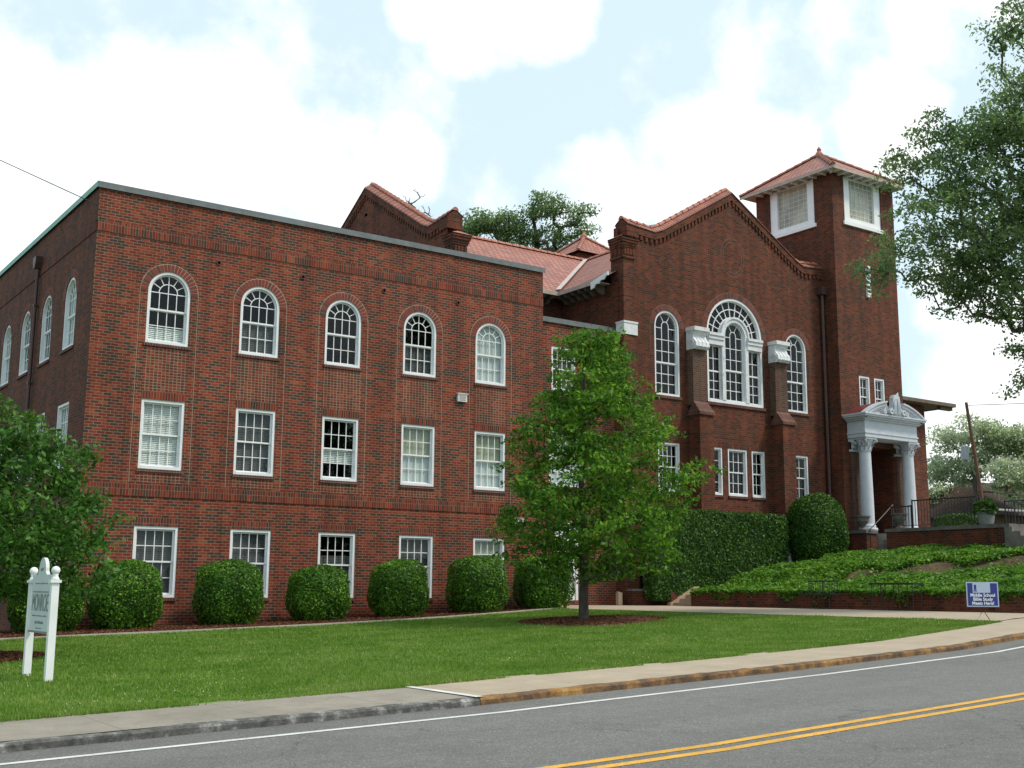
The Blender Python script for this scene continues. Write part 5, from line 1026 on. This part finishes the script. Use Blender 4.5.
p = MB(); p.box(-.55, .55, 1.03, 1.06, -.055, .015, MS); p.build('board_trim', M_signtext, bd); p = MB(); p.box(-.46, .46, 1.62, 1.635, .0, .005, MS); p.build('rule_line', M_signtext, bd)
text('MONROE', .36, M_signtext, bd, MS, 0, 1.35, .003, sx=.60)
p = MB(); rr = random.Random(2)
for (v, w0, hh) in ((1.75, .36, .02), (1.28, .42, .022), (1.185, .24, .045), (1.10, .18, .018), (1.96, .09, .05)):
    u = -w0
    while u < w0: ww = rr.uniform(.008, .028); p.box(u, u+ww*.6, v-hh/2, v+hh/2*rr.uniform(.3, 1), .0, .003, MS); u += ww+(.02 if rr.random() < .2 else .006)
p.build('small_lettering', M_signtext, bd)
# ------------------------------------------------------------------ blue yard sign
YX, YY = 14.55, -17.2; gz0 = gz(YX, YY); ys = empty('yard_sign', (YX, YY, gz0), 'small blue and white yard sign on wire legs beside the path', 'sign')
th_ = R(-30); ct, st = math.cos(th_), math.sin(th_)
MYS = lambda u, v, d=0: (YX+u*ct+d*st, YY+u*st-d*ct, v)
p = MB(); p.box(-.36, .36, 1.40, 1.93, -.006, .006, MYS); b_ = p.build('board', M_ltblue, ys)
p = MB(); p.box(-.335, .335, 1.425, 1.70, .006, .009, MYS); p.box(-.335, -.22, 1.70, 1.905, .006, .009, MYS); p.box(.18, .335, 1.70, 1.905, .006, .009, MYS); p.box(-.185, -.135, 1.76, 1.87, .006, .009, MYS); p.box(-.20, -.12, 1.73, 1.75, .006, .010, MYS); p.build('blue_field', M_blue, b_)
for i, t_ in enumerate(('Middle School', 'Bible Study', 'Meets Here!')): text(t_, .098, M_white_clean, b_, MYS, 0, 1.617-i*.086, .010, sx=1.0, bold=.002)
text('. . . . . .', .06, M_signtext, b_, MYS, .04, 1.84, .008) if False else None
p = MB()
for u in (-.12, .12): p.tube([MYS(u, 1.42, -.012), MYS(u*.2, 1.30, -.012), MYS(u*1.6, gz0-.05, -.012)], .008, 6)
p.build('wire_leg', M_iron, ys)

# ------------------------------------------------------------------ railings, urns, pots, benches
def railing(name, pts, label, h=1.05, gap=.13, mid=True, posts=()):
    e = empty(name, pts[0], label, 'railing'); fr = MB(); bl = MB()
    for a, b in zip(pts[:-1], pts[1:]):
        A_, B_ = Vector(a), Vector(b); up_ = Vector((0, 0, h)); fr.tube([A_+up_, B_+up_], .03, 6); fr.tube([A_+Vector((0,0,.1)), B_+Vector((0,0,.1))], .014, 6); n_ = int((B_-A_).length/gap)
        for k in range(1, n_): q = A_+(B_-A_)*k/n_; bl.tube([q+Vector((0,0,.1)), q+up_], .017, 4, False)
    for q in pts: fr.tube([Vector(q), Vector(q)+Vector((0,0,h+.04))], .03, 6)
    fr.build('rail_frame', M_iron, e); o_ = bl.build('baluster', M_iron, e); return e
railing('iron_railing', [(XT+.2, -3.95, 4.13), (XT+.2, -6.75, 4.13)], 'black iron railing on the terrace wall left of the pale pot')
railing('iron_railing', [(XT+2.2, -6.6, 4.05), (XT+2.2, -11, 4.0)], 'black iron railing running to the right edge beyond the pale pot')
railing('iron_railing', [(XT+.3, -2.9, 4.13), (XT+.2, -3.9, 4.13)], 'short black railing beside the right-hand urn and column', h=.85)
def handrail(name, pts, lb, mat=M_iron, r=.022):
    e = empty(name, pts[0], lb, 'handrail'); p = MB(); p.tube(pts, r, 6); p.build('rail', mat, e); p = MB()
    for q in (pts[0], pts[-1]): p.tube([q, (q[0], q[1], q[2]-.85)], r*.9, 6)
    p.build('post', mat, e)
handrail('handrail', [(XT+.1, -2.0, 4.15), (XT+.9, -2.0, 4.7), (XT+1.6, -2.0, 5.2)], 'black handrail sloping up the porch steps')
handrail('handrail', [(38, -1.5, 5.35), (42, -6.5, 4.9)], 'pale grey ramp handrail sloping down behind the iron railing', simple('pale_rail', (.42,.41,.40), .6, .05, 3), .05)
handrail('handrail', [(XT+1.2, -7.6, 5.0), (XT+1.2, -10.4, 3.9)], 'black handrail sloping down the street steps at the right edge')
def urn(x, y, z, lb):
    p = MB(); p.lathe((x, y, z), [(.17,0),(.17,.05),(.08,.10),(.08,.16),(.16,.24),(.25,.36),(.28,.50),(.33,.54),(.33,.58),(.27,.58),(.24,.5)], 18); o = p.build('stone_urn', M_urn); tag(o, lb, 'urn', 'stone urns on the porch pedestals')
urn(XT+.28, -1.50, 4.13, 'grey stone urn left of the porch steps, beside the egg-shaped bush'); urn(XT+.18, -3.35, 4.13, 'grey stone urn on the coping right of the porch steps')
e = empty('planter_pot', (XT+.18, -7.1, 4.13), 'pale tapered pot with a round green plant on the terrace wall', 'planter'); p = MB(); p.lathe((XT+.18, -7.1, 4.13), [(.24,0),(.26,.05),(.32,.38),(.36,.40),(.36,.46),(.32,.46),(.30,.4)], 18); p.build('pot', M_pot, e); P, d = sup(1500, .40, .40, .32, 2, 9, .08); P += np.array([XT+.18, -7.1, 4.72]); leafcloud('plant', P, M_leaf_hedge, e, .10, jit=1.)
def bench(x, y, w_, h_, lb, back=True, legs=5):
    e = empty('iron_bench', (x, y, 1.17), lb, 'bench'); z = 1.18; p = MB(); p.box(x-.2, x+.22, y-w_/2, y+w_/2, z+.42, z+.46) if back else p.box(x-.25, x+.25, y-w_/2, y+w_/2, z+h_-.05, z+h_); p.build('seat' if back else 'table_top', M_iron, e)
    for k in range(legs):
        q = y-w_/2+.06+(w_-.12)*k/(legs-1)
        for sx_ in (-.2, .2): p = MB(); p.tube([(x+sx_, q, z-.02), (x+sx_*.9, q, z+.2), (x+sx_, q, z+(h_ if (back and sx_ > 0) else (.44 if back else h_-.04)))], .012, 6); p.build('leg', M_iron, e)
    if back:
        p = MB(); p.tube([(x+.22, y-w_/2, z+h_), (x+.22, y+w_/2, z+h_)], .022, 6)
        for k in range(14): q = y-w_/2+w_*k/13; p.tube([(x+.22, q, z+.46), (x+.22, q, z+h_)], .009, 4, False)
        p.build('backrest', M_iron, e)
bench(19.75, -11.0, 1.5, .78, 'black iron table with thin legs standing against the retaining wall', False, 4)
bench(19.75, -8.2, 1.2, .84, 'black iron bench with a barred back by the ivy-topped wall', True, 3)
p = MB(); p.lathe((20.0, -.20, 1.76), [(.10,0),(.10,.03),(.05,.06),(.12,.16),(.17,.28),(.15,.38),(.06,.46),(.03,.52),(.02,.72)], 14); o = p.build('garden_ornament', M_stone); tag(o, 'pale bulb-shaped garden ornament on the planter wall', 'ornament')
p = MB(); p.box(18.72, 18.90, -.05, .10, 1.1, 1.62); p.add([(18.72,-.05,1.62),(18.90,-.05,1.62),(18.90,.10,1.66),(18.72,.10,1.66)], [(0,1,2,3)]); o = p.build('wooden_stub_post', M_stringer); tag(o, 'short tan wooden post at the base of the link wall', 'post')
p = MB(); p.box(26.9, 27.1, -.6, -.45, 2.6, 3.3); p.box(26.86, 27.14, -.62, -.43, 3.3, 3.34); p.box(26.94, 27.06, -.61, -.60, 2.95, 3.2); o = p.build('meter_box', M_lamp); tag(o, 'narrow pale meter box between the tall hedge and egg-shaped bush', 'meter box')

# ------------------------------------------------------------------ wires, pole and far house
e = empty('utility_pole', (58.2, 11.6, 3.3), 'leaning brown wooden utility pole with a grey transformer behind the railings', 'utility pole')
p = MB(); p.tube([(58.9, 11.6, 3.0), (58.0, 11.55, 8.5), (57.02, 11.48, 13.5)], [.14, .12, .09], 10); p.build('pole', M_wood, e)
p = MB(); p.lathe((57.35, 12.0, 9.9), [(.22,0),(.24,.06),(.24,.85),(.19,.93),(.06,.97)], 12); p.build('transformer', simple('grey_steel', (.33,.35,.38), .5, .1, 4), e)
p = MB(); p.tube([(57.0, 11.48, 13.3), (80, -20, 13.0)], .02, 4); p.tube([(57.2, 11.48, 11), (80, -20, 10.5)], .02, 4); p.build('wire', M_iron, e)
p = MB(); A_, B_ = Vector((-24.84, -6.07, 16.79)), Vector((-.03, -.02, 12.2)); pts = [A_+(B_-A_)*k/14 for k in range(15)]
p.tube(pts, .013, 5); o = p.build('overhead_wire', M_iron); tag(o, 'thin dark wire running from the upper left to the roof corner', 'wire')
hs = empty('far_house', (71, 12, 4), 'low house with a brown shingle roof behind the terrace railings', 'house'); p = MB(); p.box(63.5, 86, 14, 24, 3, 6.9); p.build('wall', M_brick3, hs)
mb = MB(); uv = []; roofquad(mb, uv, (63, 13.3, 6.8), (87, 13.3, 6.8), (83, 18.5, 9.6), (66.5, 18.5, 9.6)); roofquad(mb, uv, (63, 24, 6.8), (63, 13.3, 6.8), (66.5, 18.5, 9.6), (66.5, 18.5, 9.6)); roofquad(mb, uv, (87, 24, 6.8), (63, 24, 6.8), (66.5, 18.5, 9.6), (83, 18.5, 9.6)); rf = build('roof', mb.v, mb.f, M_shingle, hs, uv=uv)
p = MB(); p.box(70.6, 71.8, 17.6, 18.6, 8.8, 10.5); p.box(70.5, 71.9, 17.5, 18.7, 10.5, 10.65); p.build('chimney', simple('orange_brick', (.42,.13,.07), .8, .15, 3), rf)
for x in (65.5, 69, 73, 77): rect_window(hs, x, x+1.3, 4.3, 6.0, MY(13.97), 2, (2, 2))

# ------------------------------------------------------------------ pine straw on the mulch
n = 26000; X_ = rng.uniform(-6, XP-.1, n); Y_ = np.array([edge_y(x) for x in X_]); Y_ = Y_+.12+(-.02-Y_-.12)*rng.uniform(0, 1, n); Z_ = np.interp(X_, XS, ZS)+.006*(Y_+1.2)*np.clip((16-X_)/6, 0, 1)+.02+rng.uniform(0, .035, n); P = [np.stack([X_, Y_, Z_], 1)]
for cx_, cy3, rx_ in ((11.0, -8.2, 1.95), (-4.35, -9.3, 1.4)):
    k_ = 5000; q = rx_*rng.uniform(0, 1, k_)**.5; a = rng.uniform(0, 6.28, k_); x_, y_ = cx_+q*np.cos(a), cy3+q*np.sin(a); P.append(np.stack([x_, y_, np.interp(x_, XS, ZS)+.006*(y_+1.2)+.03+.05*(1-q/rx_)+rng.uniform(0, .02, k_)], 1))
P = np.concatenate(P); M_straw = leaf_mat('pine_straw', (.055,.022,.012), (.13,.055,.028), (.26,.13,.07), .9, .1)
o = leafcloud('pine_straw', P, M_straw, None, .11, nrm=np.tile([0, 0, 1.], (len(P), 1)), jit=.45, aspect=.16); tag(o, 'reddish brown pine straw mulch under the bushes and trees', 'mulch', kind='stuff')
